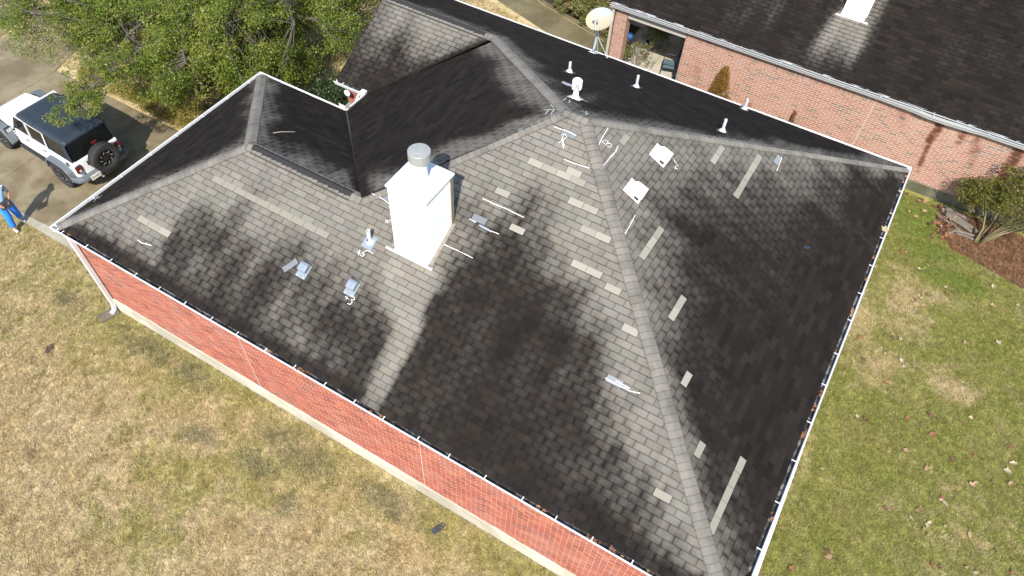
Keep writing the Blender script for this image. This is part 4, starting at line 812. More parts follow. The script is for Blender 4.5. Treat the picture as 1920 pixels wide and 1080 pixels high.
# slant back white vents on the right slope
def slant_vent(x, y, label):
    P = RIGHT.at(x, y, 0.016); t = empty('roof_vent', P); t.parent = house; t.scale = (0.83, 0.83, 0.9); t['label'] = label; R = RIGHT.rot()
    m = MB(); m.box(R @ Vector((0, 0, 0.0)), (0.50, 0.50, 0.006), R=R); m.build('flange', WHITE2, t)
    def ring(z, k): return [R @ Vector(p) for p in ((-0.21*k, -0.24*k, z[0]), (0.21*k, -0.24*k, z[0]), (0.21*k, 0.06*k, z[1]), (0.10*k, 0.21*k, z[2]), (-0.10*k, 0.21*k, z[2]), (-0.21*k, 0.06*k, z[1]))]
    m = MB(); m.loft([ring((0.10, 0.06, 0.012), 1.0), ring((0.145, 0.115, 0.06), 1.0), ring((0.165, 0.13, 0.075), 0.93)]); m.build('hood', WHITE2, t, bevel=0.008)
    m = MB(); m.box(R @ Vector((-0.202, -0.13, 0.04)), (0.02, 0.13, 0.05), R=R); m.build('louvre', DARKHOLE, t)
slant_vent(11.74, 7.30, 'white slant back roof vent nearer the back hip'); slant_vent(11.72, 6.02, 'white slant back roof vent nearer the front hip')
def exhaust(x, y, label):
    P = FRONT.at(x, y, 0.016); t = empty('exhaust_vent', P); t.parent = house; t['label'] = label; R = FRONT.rot()
    m = MB(); m.box(R @ Vector((0, -0.02, 0)), (0.25, 0.32, 0.006), R=R); m.build('flange', GALV, t, bevel=0.003)
    prof = [(-0.06, 0.004), (-0.055, 0.10), (-0.02, 0.125), (0.10, 0.125), (0.155, 0.10), (0.18, 0.004)]
    m = MB(); m.prism([R @ Vector((-0.10, yy, zz)) for yy, zz in prof], [R @ Vector((0.10, yy, zz)) for yy, zz in prof]); m.build('hood', GALV, t, bevel=0.014)
    m = MB(); m.box(R @ Vector((0, -0.059, 0.05)), (0.17, 0.006, 0.07), R=R); m.build('grille', simple('grille_shadow_grey', (0.12, 0.14, 0.16), 0.5), t)
    for sx in (-1, 1): m = MB(); m.lathe([(0.011, 0), (0.011, 0.008), (0, 0.009)], 8, R @ Vector((sx*0.08, -0.15, 0.003)), R=R, cap=False); m.build('fixing', CREAM, t)
exhaust(6.30, 1.70, 'grey exhaust hood beside the loose shingle'); exhaust(7.48, 1.83, 'grey exhaust hood right of the other, above the chalked x3')
# chalk marks
def ribbon(m, pl, pts, w, h=0.020):
    P = [Vector(pl.at(x, y, h)) for x, y in pts]
    Q = []
    for i in range(len(P)-1):
        for k in range(3): Q.append(P[i].lerp(P[i+1], k/3))
    Q.append(P[-1])
    vs = []; fs = []
    for i, p in enumerate(Q):
        d = (Q[min(i+1, len(Q)-1)]-Q[max(i-1, 0)]).normalized(); x = d.cross(pl.n).normalized()*w*rng.uniform(0.3, 0.62); o_ = x.normalized()*rng.uniform(-0.004, 0.004)
        vs += [p-x+o_, p+x+o_]
    for i in range(len(Q)-1): fs.append((2*i, 2*i+1, 2*i+3, 2*i+2))
    m.add(vs, fs)
PLS = {'F': FRONT, 'R': RIGHT, 'B': BACK, 'D': LEFT, 'W': WLEFT}
for (k, label, strokes) in CHALK:
    m = MB()
    for s_ in strokes: ribbon(m, PLS[k], s_, 0.0095 if ('letter' in label or 'figure' in label or 'cross' in label or 'scribble' in label) else 0.013)
    o = m.build('chalk_mark', CHALK_M, roof, fix=False); o['label'] = 'white chalk '+label
m = MB(); ribbon(m, RIGHT, BLUECHALK, 0.012); o = m.build('chalk_mark', BLUECHALK_M, roof, fix=False); o['label'] = 'small blue chalk scribble'
# reflective strips stuck over two of the bare patches
SILVER = simple('silver_sealant', (0.55, 0.57, 0.60), 0.25, metal=0.6, var=0.1)
for x, y in ((9.42, 3.93), (13.31, 2.5)):
    m = MB(); m.box(FRONT.at(x, y, 0.019), (0.30, 0.035, 0.003), R=FRONT.rot()@Matrix.Rotation(-0.05, 3, 'Z')); m.build('sealant_strip', SILVER, roof)

# loose bits lying on the roof
def loose_shingle(name, pl, x, y, ang, size, m_, label, cat):
    b = MB(); n = 7; R = pl.rot() @ Matrix.Rotation(ang, 3, 'Z'); up = []; dn = []
    for i in range(n):
        u = (i/(n-1)-0.5)*size[0]; h = 0.02+0.022*(2*u/size[0])**2
        up.append((u, h))
    top = [R @ Vector((u, -size[1]/2, h)) for u, h in up]+[R @ Vector((u, size[1]/2, h+0.008)) for u, h in reversed(up)]
    b.prism([p-pl.n*0.006 for p in top], top); o = b.build(name, m_); o.location = pl.at(x, y, 0.0); tag(o, label, cat); return o
GREYSH = simple('grey_shingle_back', (0.14, 0.15, 0.165), 0.75, var=0.2, scale=30, bump=0.2)
loose_shingle('loose_shingle', FRONT, 5.97, 1.66, math.radians(62), (0.36, 0.13), GREYSH, 'loose grey shingle tab lying tilted beside a grey exhaust hood', 'shingle')
loose_shingle('loose_shingle', BACK, 8.86, 8.61, math.radians(10), (0.34, 0.22), simple('pale_grey_shingle', (0.33, 0.34, 0.37), 0.7, var=0.15), 'pale grey loose shingle lying behind the turbine vent', 'shingle')
TWIG = simple('dry_twig', (0.30, 0.27, 0.22), 0.8, var=0.3)
m = MB(); m.tube([WBACK.at(3.27, 4.30, 0.03), WBACK.at(3.33, 4.5, 0.04), WBACK.at(3.47, 4.78, 0.03)], [0.014, 0.012, 0.006], 6); o = m.build('twig', TWIG); tag(o, 'bare pale twig lying on the dark wing slope', 'twig')
# ------------------------------------------------------------------ satellite dish
DISHW = simple('dish_white', (0.42, 0.46, 0.49), 0.35, var=0.05, scale=3)
dish_t = NT('dish_face'); _o = dish_t.obj(); _n = dish_t.noise(_o, 4.0, 5); _l = dish_t.sep(_o)
_k = dish_t.ramp(dish_t.math('ADD', dish_t.math('MULTIPLY', _n, 0.9), dish_t.math('MULTIPLY', _l[1], -1.4)), 0.42, 0.75)
dish_t.base(dish_t.mix(_k, (0.32, 0.36, 0.39), (0.42, 0.36, 0.25))); dish_t.rough(0.4)
DB = BACK.at(7.60, 13.06, 0.0)
dish = thing('satellite_dish', 'white oval satellite dish on a bent mast at the back gutter', 'satellite dish', DB)
BLUEW = simple('pale_blue_mast', (0.50, 0.60, 0.66), 0.4, var=0.06)
m = MB(); R = BACK.rot(); m.box(R @ Vector((0, 0.02, 0.014)), (0.22, 0.16, 0.014), R=R); m.box(R @ Vector((0.0, 0.02, 0.06)), (0.08, 0.06, 0.09), R=R); m.build('foot', BLUEW, dish, bevel=0.004)
TOPM = Vector((0.10, -0.14, 0.86))
m = MB(); m.tube([(0, 0, 0.04), (0.03, -0.02, 0.2), (0.07, -0.06, 0.55), (0.10, -0.12, 0.74), TOPM+Vector((0, 0, 0.1))], 0.036, 12); m.build('mast', BLUEW, dish, smooth=True)
for q in (Vector((0.47, 0.0, 0.03)), Vector((0.14, 0.03, 0.03))):
    m = MB(); m.tube([TOPM-Vector((0, 0, 0.14)), q], 0.011, 8); m.box(q, (0.05, 0.04, 0.02)); m.build('strut', DISHW, dish)
dn = (CAML-(DB+Vector((0.18, -0.4, 1.15)))).normalized(); dn = Vector((-0.19, -0.40, 0.90)).normalized()      # the dish looks up to the south
_rx = Vector((0.88, -0.30, 0)); _rx = (_rx-dn*_rx.dot(dn)).normalized(); DR = Matrix((_rx, dn.cross(_rx), dn)).transposed(); DC = TOPM+Vector((0.06, -0.08, 0.40))
m = MB(); rings = []; 
for r in np.linspace(0.03, 1, 9): rings.append([DC+DR @ Vector((0.42*r*math.cos(2*PI*k/40), 0.39*r*math.sin(2*PI*k/40), 0.075*r*r-0.02)) for k in range(40)])
m.loft(rings, cap=False); m.add(rings[0], [tuple(range(40))])
back = [[p-DR @ Vector((0, 0, 0.012)) for p in rg] for rg in rings]; m.loft([rings[-1], [p+DR @ Vector((0, 0, 0.006)) for p in rings[-1]], back[-1]], cap=False); m.loft(back, mi=0, cap=False)
rf = m.build('reflector', dish_t.m, dish, smooth=True)
m = MB(); m.tube([DC+DR @ Vector((0.19, -0.34, 0.04)), DC+DR @ Vector((0.22, -0.37, 0.12)), DC+DR @ Vector((0.15, -0.24, 0.34))], 0.016, 8); m.build('feed_arm', BLUEW, dish)
m = MB(); m.box(DC+DR @ Vector((0.14, -0.21, 0.36)), (0.17, 0.08, 0.10), R=DR @ Matrix.Rotation(0.6, 3, 'X')); m.build('feed_horn', simple('grey_plastic', (0.42, 0.43, 0.42), 0.5), dish, bevel=0.015)

# ------------------------------------------------------------------ leaves : clouds of small leaf faces
def leaf_cloud(name, centers, rad, per, size, mats, parent, rg, flat=0.35, squash=0.6, aspect=0.42):
    """leaf clusters: each centre carries `per` leaves within rad; one mesh"""
    C_ = np.repeat(np.asarray(centers, float), per, axis=0); n = len(C_)
    d = rg.normal(size=(n, 3)); d /= np.linalg.norm(d, axis=1)[:, None]; rr = rad*rg.random(n)**0.45
    P = C_+d*rr[:, None]*np.array([1, 1, squash])
    nr = rg.normal(size=(n, 3))*0.75+np.array([0, 0, flat])+d*0.5; nr /= np.linalg.norm(nr, axis=1)[:, None]
    t = rg.normal(size=(n, 3)); t -= nr*(t*nr).sum(1)[:, None]; t /= np.linalg.norm(t, axis=1)[:, None]; s = np.cross(nr, t)
    L = size*rg.uniform(0.55, 1.25, n)[:, None]; W = L*aspect
    verts = np.stack([P-t*L*0.5, P+s*W*0.5+nr*L*0.06, P+t*L*0.5, P-s*W*0.5+nr*L*0.06], 1).reshape(-1, 3)
    q = np.arange(4*n).reshape(n, 4)
    cl = np.repeat(rg.random(len(centers)), per); col = np.stack([rg.random(n), rg.random(n)*0.55+cl*0.45, cl, np.ones(n)], 1)
    return np_mesh(name, verts, q, mats, parent, {'lc': np.repeat(col, 4, axis=0)})
OAK = leaf_material('oak_leaf', ((0.085, 0.135, 0.016), (0.175, 0.235, 0.028), (0.29, 0.33, 0.055), (0.235, 0.255, 0.048)), 0.42)
HEDGE = leaf_material('hedge_leaf', ((0.10, 0.12, 0.03), (0.19, 0.205, 0.06), (0.30, 0.295, 0.11), (0.22, 0.18, 0.08)))
DARKL = leaf_material('glossy_dark_leaf', ((0.018, 0.036, 0.012), (0.035, 0.060, 0.020), (0.055, 0.085, 0.03)), 0.15)
YEL = leaf_material('yellow_green_leaf', ((0.085, 0.098, 0.016), (0.16, 0.165, 0.028), (0.26, 0.25, 0.04), (0.14, 0.12, 0.028)))
RUSTL = leaf_material('rusty_vine_leaf', ((0.17, 0.085, 0.015), (0.23, 0.135, 0.02), (0.14, 0.05, 0.012)), 0.2)
BARK = simple('grey_bark', (0.095, 0.082, 0.066), 0.9, var=0.35, scale=9, bump=0.6, bscale=25)
PALEBARK = simple('olive_bark', (0.17, 0.145, 0.075), 0.9, var=0.35, scale=9, bump=0.4, bscale=25)
def tree(name, label, base, height, crown_c, crown_r, n_limbs, n_tips, per, leaf, rad, size, seed, group=None, fill=None, squash=0.6):
    rg = np.random.default_rng(seed); rr = random.Random(seed); base = Vector(base)
    t = thing(name, label, 'tree', base, group=group); m = MB()
    fork = Vector((rr.uniform(-.2, .2), rr.uniform(-.2, .2), height*0.36))
    m.tube([(0, 0, -0.05), (0.02, 0.03, 0.15), fork*0.5+Vector((0.06, 0, 0)), fork], [0.26, 0.19, 0.165, 0.14], 10)
    tips = []; cc = Vector(crown_c)-base; cr = Vector(crown_r); limbs = []
    for i in range(n_limbs):
        a = 2*PI*i/n_limbs+rr.uniform(-.35, .35); el = rr.uniform(0.05, 0.9)
        e = cc+Vector((math.cos(a)*cr.x*math.cos(el), math.sin(a)*cr.y*math.cos(el), cr.z*math.sin(el)*0.9))*rr.uniform(0.75, 0.95)
        mid = fork.lerp(e, 0.5)+Vector((rr.uniform(-.3, .3), rr.uniform(-.3, .3), 0.25)); limbs.append((fork, mid, e))
        m.tube([fork, fork.lerp(mid, .5)+Vector((0, 0, .1)), mid, mid.lerp(e, .5)+Vector((0, 0, .06)), e], [0.10, 0.075, 0.055, 0.035, 0.015], 7)
    while len(tips) < n_tips:
        p = Vector(rg.normal(size=3)); p.normalize(); r = rr.random()**0.33
        q = cc+Vector((p.x*cr.x, p.y*cr.y, p.z*cr.z))*r
        if fill and not fill(q+base, rr): continue
        tips.append(q)
    for q in tips[::2]:
        best = min(((a.lerp(b_, s_) if k == 0 else b_.lerp(c_, s_)) for (a, b_, c_) in limbs for k in (0, 1) for s_ in (rr.random(), rr.random(), rr.random())), key=lambda w: (w-q).length)
        md = best.lerp(q, 0.55)+Vector((rr.uniform(-.12, .12), rr.uniform(-.12, .12), 0.08)); m.tube([best, md, q], [0.016, 0.010, 0.004], 5, cap=False)
        for k in range(3):
            e = q+Vector((rr.uniform(-1, 1), rr.uniform(-1, 1), rr.uniform(-.4, .5)))*rad*0.9; m.tube([md.lerp(q, .6), q.lerp(e, .5), e], [0.009, 0.006, 0.003], 4, cap=False)
    m.build('trunk', BARK, t, smooth=True, fix=False)
    leaf_cloud('crown', [tuple(q) for q in tips], rad, per, size, leaf, t, rg, squash=squash); return t
def clumpy(sc_, th):
    from mathutils import noise as mn
    return lambda P, rr: mn.noise(P*sc_) > th+rr.uniform(-0.12, 0.12)
def over_lawn(sc_, th, ymin=6.1):
    f = clumpy(sc_, th)
    return lambda P, rr: P.y > ymin+0.25*(P.z-3)+rr.uniform(-.3, .3) and not (P.x > 0.0 and P.y < 7.4) and not (P.x > -0.5 and P.y < 9.6 and P.z > 1.2) and not (P.x > 1.75 and P.y > 7.6) and f(P, rr)
tree('oak_tree', 'leafy green oak tree against the nook and gable wing', (-2.3, 10.6, 0), 5.6, (-1.7, 9.3, 2.9), (3.0, 2.9, 1.7), 9, 720, 125, OAK, 0.36, 0.082, 21, 'oak trees left of the house', over_lawn(0.8, -0.12))
tree('oak_tree', 'sparse oak tree overhanging the far end of the driveway', (-9.3, 7.6, 0), 5.2, (-7.9, 6.5, 3.0), (2.6, 2.2, 1.2), 7, 230, 95, OAK, 0.36, 0.08, 22, 'oak trees left of the house', lambda P, rr, f=clumpy(0.8, -0.05): (P.x < -6.3 or P.y > 6.0) and f(P, rr))
tree('oak_tree', 'oak tree directly beyond the car with yellowish foliage', (-5.6, 9.2, 0), 5.4, (-4.2, 7.5, 2.6), (3.6, 2.3, 1.5), 9, 700, 120, OAK, 0.36, 0.082, 25, 'oak trees left of the house', over_lawn(0.8, -0.18, 5.5))
tree('oak_tree', 'oak tree at the top edge nearest the gable wing ridge', (-1.6, 14.6, 0), 6.2, (-1.2, 13.2, 3.6), (3.2, 2.6, 1.9), 8, 340, 100, OAK, 0.38, 0.084, 23, 'oak trees left of the house', over_lawn(0.7, -0.1))
tree('oak_tree', 'oak tree in the far upper left behind the others', (-7.0, 12.6, 0), 6.0, (-6.2, 11.4, 3.6), (3.6, 2.4, 1.9), 8, 360, 100, OAK, 0.38, 0.084, 24, 'oak trees left of the house', over_lawn(0.7, -0.12))
# a low bough of the first oak reaches out over the car
rg = np.random.default_rng(5); first = [o for o in bpy.data.objects if o.name == 'oak_tree'][0]
pts = []; m = MB(); fb = Vector((-2.3, 10.6, 0))
bough = [Vector(p)-fb for p in ((-2.4, 10.5, 2.0), (-3.3, 8.4, 2.9), (-3.8, 6.3, 3.1), (-3.8, 4.7, 3.0), (-3.75, 3.3, 2.75))]
m.tube(bough, [0.08, 0.06, 0.04, 0.022, 0.01], 7)
for k in range(150):
    s_ = rg.random()**0.8; i = min(3, int(1.3+s_*2.7)); p = bough[i].lerp(bough[min(i+1, 4)], rg.random()); q = p+Vector((rg.normal()*0.36, rg.normal()*0.34, rg.normal()*0.13)); pts.append(tuple(q)); m.tube([p, p.lerp(q, .5)+Vector((0, 0, .04)), q], [0.012, 0.008, 0.004], 5, cap=False)
m.build('bough', BARK, first, smooth=True, fix=False); leaf_cloud('bough_leaves', pts, 0.19, 72, 0.075, OAK, first, rg)

def bush(name, label, loc, centers, rad, per, size, leaf, stems, seed, cat='shrub', group=None, stem_m=None, stem_r=0.014, squash=0.7):
    rg = np.random.default_rng(seed); t = thing(name, label, cat, loc, group=group); m = MB(); rr = random.Random(seed)
    for (x, y, z) in [centers[i] for i in range(0, len(centers), max(1, len(centers)//stems))]:
        bx, by = rr.uniform(-.12, .12)+x*0.25, rr.uniform(-.12, .12)+y*0.25
        m.tube([(bx, by, -0.03), (bx*0.5+x*0.45, by*0.5+y*0.45, z*0.55), (x, y, z)], [stem_r, stem_r*0.75, stem_r*0.35], 6, cap=False)
    m.build('stems', stem_m or BARK, t, smooth=True, fix=False); leaf_cloud('foliage', centers, rad, per, size, leaf, t, rg, squash=squash); return t
def blob(n, c, r, seed, shell=0.5):
    rg = np.random.default_rng(seed); d = rg.normal(size=(n, 3)); d /= np.linalg.norm(d, axis=1)[:, None]; q = np.array(c)+d*np.array(r)*(rg.random(n)**shell)[:, None]; q[:, 2] = np.abs(q[:, 2]); return [tuple(p) for p in q]
bush('shrub', 'dark glossy shrub in the shaded nook between the two wings', (0.3, 9.5, 0), blob(260, (0, 0, 0.75), (1.2, 1.0, 0.85), 3), 0.2, 80, 0.075, DARKL, 14, 3)
bush('shrub', 'dark glossy shrub filling the nook corner by the wing gutter', (1.6, 7.5, 0), blob(90, (-.1, 0.0, 0.6), (1.3, 0.42, 0.6), 4), 0.2, 70, 0.075, DARKL, 10, 4)
for i, (x, y, r, h) in enumerate(((2.6, 20.75, 1.1, 1.1), (3.85, 20.1, 0.95, 1.1), (5.0, 19.75, 0.9, 1.15), (5.85, 19.35, 0.6, 0.95), (3.4, 21.8, 1.2, 1.3), (5.2, 21.2, 1.1, 1.3))):
    bush('hedge_shrub', ['broad pale green shrub at the far left of the path hedge', 'middle pale green shrub of the hedge along the garden path', 'pale green shrub of the hedge behind the satellite dish', 'small shrub ending the hedge beside the brick column', 'taller shrub behind the path hedge at the top edge', 'taller shrub between the path hedge and the neighbouring wall'][i],
         (x, y-0.3, 0), blob(130, (0, 0, h*0.55), (r, r*0.8, h*0.55), 30+i), 0.19, 70, 0.095, HEDGE, 10, 30+i, group='hedge shrubs along the garden path')
# right hand shrub with a leaning multi stem trunk
rs = thing('small_tree', 'yellow green shrubby tree with leaning bare stems by the neighbouring wall', 'tree', (20.05, 15.45, 0.02)); m = MB(); rg = np.random.default_rng(77)
cen = blob(170, (0.75, 0.35, 1.75), (1.35, 1.0, 0.75), 78, 0.4)+blob(60, (-0.45, 0.45, 1.45), (0.7, 0.6, 0.45), 79)+blob(80, (1.9, 0.6, 1.9), (0.9, 0.9, 0.8), 80)+blob(70, (0.2, 0.9, 1.9), (0.9, 0.7, 0.6), 81)+blob(60, (-0.75, 0.55, 1.25), (0.55, 0.5, 0.4), 82)
for k, e in enumerate(((-0.5, 0.5, 1.4), (0.1, 0.9, 1.9), (0.7, 0.3, 1.8), (1.3, 0.4, 1.9), (0.35, -0.3, 1.3), (1.9, 0.7, 2.0))):
    e = Vector(e); m.tube([(0.03*k-0.1, 0.02*k-.06, -0.05), (e.x*0.22, e.y*0.3, 0.45), e*0.6+Vector((0, 0, .1)), e], [0.042, 0.03, 0.02, 0.008], 8)
for c_ in cen[::3]:
    c_ = Vector(c_); e = c_*0.62+Vector((0, 0, 0.12)); m.tube([e, c_], [0.012, 0.004], 5, cap=False)
m.build('trunk', PALEBARK, rs, smooth=True, fix=False); leaf_cloud('crown', cen, 0.2, 85, 0.066, YEL, rs, rg, squash=0.7)
UNDER = leaf_material('undergrowth_leaf', ((0.20, 0.185, 0.04), (0.27, 0.235, 0.06), (0.16, 0.20, 0.034), (0.30, 0.21, 0.065)), 0.25)
rg = np.random.default_rng(91); cen = []
while len(cen) < 2700:
    x, y = rg.uniform(-8.5, 1.9), (rg.uniform(6.3, 13.5) if rg.random() < 0.75 else rg.uniform(6.32, 7.2))
    if (x > -0.1 and y < 7.25) or rg.random() < (y-7.0)/9: continue
    from mathutils import noise as mn
    if -1.1 < x and 8.2 < y < 10.7: continue
    h = mn.noise(Vector((x*0.9, y*0.9, 3.0)))
    if h < -0.25: continue
    cen.append((x, y, 0.06+max(0, 0.3+h*0.6)*rg.random()*0.9))
o = leaf_cloud('undergrowth', cen, 0.2, 40, 0.062, UNDER, None, rg, squash=0.5); tag(o, 'yellowish brown and green undergrowth covering the ground beneath the oaks', 'ground cover', kind='stuff')
# rusty creeper on the neighbouring wall
rg = np.random.default_rng(12); cen = []
while len(cen) < 260:
    z = rg.random()*2.0; w = 0.60*(1-z/2.05)+0.03; cen.append((rg.uniform(-w, w)-0.03*z, -0.05-0.22*rg.random()*(1-z/2.3), z))
bush('creeper', 'rust orange creeper in a pointed clump climbing the brick wall', (10.98, 16.66, 0.0), cen, 0.11, 60, 0.045, RUSTL, 12, 12, cat='plant', squash=1.0)
# ------------------------------------------------------------------ neighbouring house
nb = thing('neighbour_house', 'neighbouring pink brick house with dark shingle roof and covered patio', 'house')
NY = 16.75; NZE = 2.90
NP = Plane((6.55, 16.60, NZE), (30, 16.60, NZE), (15, 26.0, NZE+9.4*0.48))
poly = [(6.55, 16.60, NZE), (30, 16.60, NZE), (30, 26.0, NZE+9.4*0.48), (6.55, 26.0, NZE+9.4*0.48)]
m = MB(); m.add([Vector(p)-Vector((0, 0, 0.004)) for p in poly], [(0, 1, 2, 3)])
m.add([(6.55, 26.02, NZE+9.4*0.48), (30, 26.02, NZE+9.4*0.48), (30, 35.0, NZE), (6.55, 35.0, NZE)], [(0, 1, 2, 3)]); nroof = m.build('roof', DECK, nb, fix=False)
def st_nb(a, b, X):
    x, y = X[:, 0], X[:, 1]
    cx = 13.85-(18.6-y)*0.02; w = 0.50+0.14*np.clip((18.6-y), 0, 2)
    light = np.exp(-((x-cx)/w)**4)*(1-sm(18.6-y, 0.6, 2.1))*sm(19.6-y, 0, .3)
    s1 = np.exp(-((x-(13.42-(18.6-y)*.12))/0.13)**2)*(1-sm(18.6-y, 1.0, 2.0))*sm(18.7-y, 0, .1); s2 = np.exp(-((x-(14.4-(18.6-y)*.03))/0.16)**2)*(1-sm(18.6-y, 0.8, 1.9))
    s = 0.94+0.06*wob(X, .7)-0.12*np.exp(-((x-11.5)/1.4)**2-((y-18.0)/1.0)**2)
    s -= 0.35*np.exp(-((x-19.4)/0.9)**2-((y-20.3)/1.2)**2)
    return np.clip(s-0.7*light-0.45*np.maximum(s1, s2), 0.08, 0.97)
nrecs = [r for r in make_tabs(NP, [[(6.55, 16.60, NZE), (24, 16.60, NZE), (24, 23.0, NZE+6.4*0.48), (6.55, 23.0, NZE+6.4*0.48)]], st_nb, rng, dense=False)]
big, rest = split_largest(nrecs, 300)
for r in big: tabs_object('shingle', [r], SHINGLE, nroof)
tabs_object('shingle_courses', rest, SHINGLE, nroof)['kind'] = 'stuff'
CREAMB = simple('cream_trim', (0.36, 0.34, 0.29), 0.6, var=0.08)
# walls
W0, W1, NT_ = 9.33, 26.0, 2.70
m = MB(); wallbox(m, W0+0.005, W1, NY, NY+0.2, 0.36, NT_); wallbox(m, W0+0.005, W0+0.2, NY+0.202, 20.2, 0.1, NT_); wallbox(m, 2.0, W0+0.2, 20.2, 20.4, 0.05, NT_+0.6)
wallbox(m, 6.765, 7.195, NY+0.012, NY+0.42, 0.05, NT_)
nw = m.build('wall', MORTAR, nb)
def rust(p):
    s = 0.0
    for (ax, az, bx, bz, w, k) in ((17.47, 2.72, 17.46, 1.9, 0.10, 1.0), (17.46, 1.95, 17.60, 1.0, 0.07, 0.75), (17.6, 1.0, 17.68, 0.7, 0.05, 0.5), (18.14, 2.66, 18.16, 2.2, 0.10, 0.62), (18.55, 2.55, 18.70, 2.0, 0.14, 0.5), (18.7, 2.0, 18.85, 1.6, 0.12, 0.4), (19.63, 2.70, 19.72, 1.9, 0.13, 1.0), (19.72, 1.9, 19.80, 1.4, 0.12, 0.95), (16.33, 2.7, 16.5, 2.1, 0.12, 0.40), (13.47, 1.25, 13.50, 0.75, 0.06, 0.95), (12.04, 0.95, 12.06, 0.6, 0.05, 0.6), (10.0, 1.6, 10.02, 0.9, 0.18, 0.35)):
        dx, dz = bx-ax, bz-az; t = max(0, min(1, ((p.x-ax)*dx+(p.z-az)*dz)/(dx*dx+dz*dz))); d = math.hypot(p.x-ax-dx*t, p.z-az-dz*t)
        s = max(s, k*1.15*math.exp(-(d/(w*1.35))**2))
    return s
gx = np.arange(W0+0.006, W1, 0.05); gz = np.arange(0.36, NT_, 0.05); GV = np.array([(x, NY-0.0006, z) for z in gz for x in gx]); nx_ = len(gx)
GQ = np.array([(j*nx_+i, j*nx_+i+1, (j+1)*nx_+i+1, (j+1)*nx_+i) for j in range(len(gz)-1) for i in range(nx_-1)])
MRT = NT('stained_mortar'); _p = MRT.pos(); _s = MRT.sepc(MRT.attr('sh').outputs['Color'])[0]; _f = MRT.noise(_p, 60, 5, 0.7)
_g = MRT.noise(MRT.scale(_p, (5.0, 5.0, 14.0)), 1.0, 5, 0.7); _s = MRT.math('ADD', _s, MRT.math('MULTIPLY', MRT.math('SUBTRACT', _g, 0.52), MRT.math('MULTIPLY', _s, 3.2)))
MRT.base(MRT.mix(MRT.ramp(_s, 0.2, 0.8), MRT.mix(_f, (0.44, 0.36, 0.30), (0.58, 0.50, 0.42)), (0.075, 0.024, 0.010))); MRT.rough(0.95)
np_mesh('mortar_face', GV, GQ, MRT.m, nw, {'sh': np.array([(min(1, rust(Vector(p))*1.3), 0, 0, 0) for p in GV])})
brick_wall((W0, NY, 0.36), (1, 0, 0), W1-W0, NT_-0.36, BRICK_PINK, nw, rngs=21, soldier=True, stain=rust, gap_at=(6.20,), course=0.0765, proud=0.003, joint=0.0064)
brick_wall((6.76, NY+0.012, 0.05), (1, 0, 0), 0.44, NT_-0.05, BRICK_PINK, nw, rngs=22, soldier=True, n_single=0)
brick_wall((7.195, NY+0.012, 0.05), (0, 1, 0), 0.41, NT_-0.05, BRICK_PINK, nw, rngs=23, n_single=0)
brick_wall((2.0, 20.2, 0.25), (1, 0, 0), 7.3, NT_-0.25, BRICK_PINK, nw, rngs=24, n_single=0, cut=lambda a, c: 6.25 < a)
m = MB(); m.box((W0+6.20, NY-0.002, (0.36+NT_)/2), (0.018, 0.014, NT_-0.37)); m.build('expansion_joint', MORTAR, nw)
m = MB(); wallbox(m, W0, W1, NY-0.03, NY+0.2, -0.05, 0.356); m.build('foundation', MOSSY, nb, bevel=0.015, seg=1)
m = MB(); wallbox(m, 7.21, 9.32, NY+0.03, NY+0.22, 2.42, NT_); m.build('patio_beam', CREAMB, nb, bevel=0.006, seg=1)
m = MB(); wallbox(m, 6.6, W1, NY-0.04, NY-0.012, NT_-0.03, NZE-0.03); wallbox(m, 6.6, W1, NY-0.012, NY+0.25, NT_-0.02, NT_+0.01); m.build('fascia', CREAMB, nb)
m = MB(); wallbox(m, 7.2, W0, NY+0.25, 20.18, NT_+0.02, NT_+0.05); m.build('patio_ceiling', WHITE2, nb)
# dark doorway with frame, step and patio floor
m = MB(); wallbox(m, 8.32, 9.25, 20.17, 20.19, 0.22, 2.3); m.build('doorway', DARKHOLE, nb)
m = MB(); wallbox(m, 8.20, 8.31, 20.13, 20.198, 0.2, 2.4); wallbox(m, 8.312, 9.3, 20.13, 20.198, 2.3, 2.4); m.build('door_frame', simple('cream_frame', (0.5, 0.47, 0.38), 0.6), nb)
m = MB(); wallbox(m, 6.9, 9.33, 19.98, 20.12, 0.05, 0.22); m.build('step', SLAB_C, nb, bevel=0.01, seg=1)
PATIO = concrete_material('patio_concrete', (0.40, 0.37, 0.30), (0.27, 0.24, 0.17), wet=0.5)
root = empty('patio_floor'); root['kind'] = 'structure'
for (x0, x1, y0, y1) in ((6.72, 8.02, 16.2, 18.1), (8.035, 9.32, 16.2, 18.1), (6.72, 8.02, 18.115, 20.0), (8.035, 9.32, 18.115, 20.0)):
    m = MB(); wallbox(m, x0, x1, y0, y1, -0.05, 0.05); m.build('slab', PATIO, root, bevel=0.01, seg=1)
# low planter wall and downspout left of the patio
m = MB(); wallbox(m, 6.36, 6.60, 16.2, 17.25, -0.02, 0.40); t_ = m.build('planter_wall', MORTAR, nb); brick_wall((6.36, 16.2, 0.0), (1, 0, 0), 0.24, 0.4, BRICK_PINK, t_, n_single=0); brick_wall((6.60, 16.2, 0.0), (0, 1, 0), 1.05, 0.4, BRICK_PINK, t_, n_single=0)
m = MB(); rect_tube(m, [(6.70, 16.68, NZE-0.1), (6.70, 16.70, NZE-0.3), (6.70, 16.70, 0.5), (6.70, 16.62, 0.1)], 0.09, 0.07); m.build('downspout', simple('cream_downspout', (0.38, 0.34, 0.28), 0.5), nb)
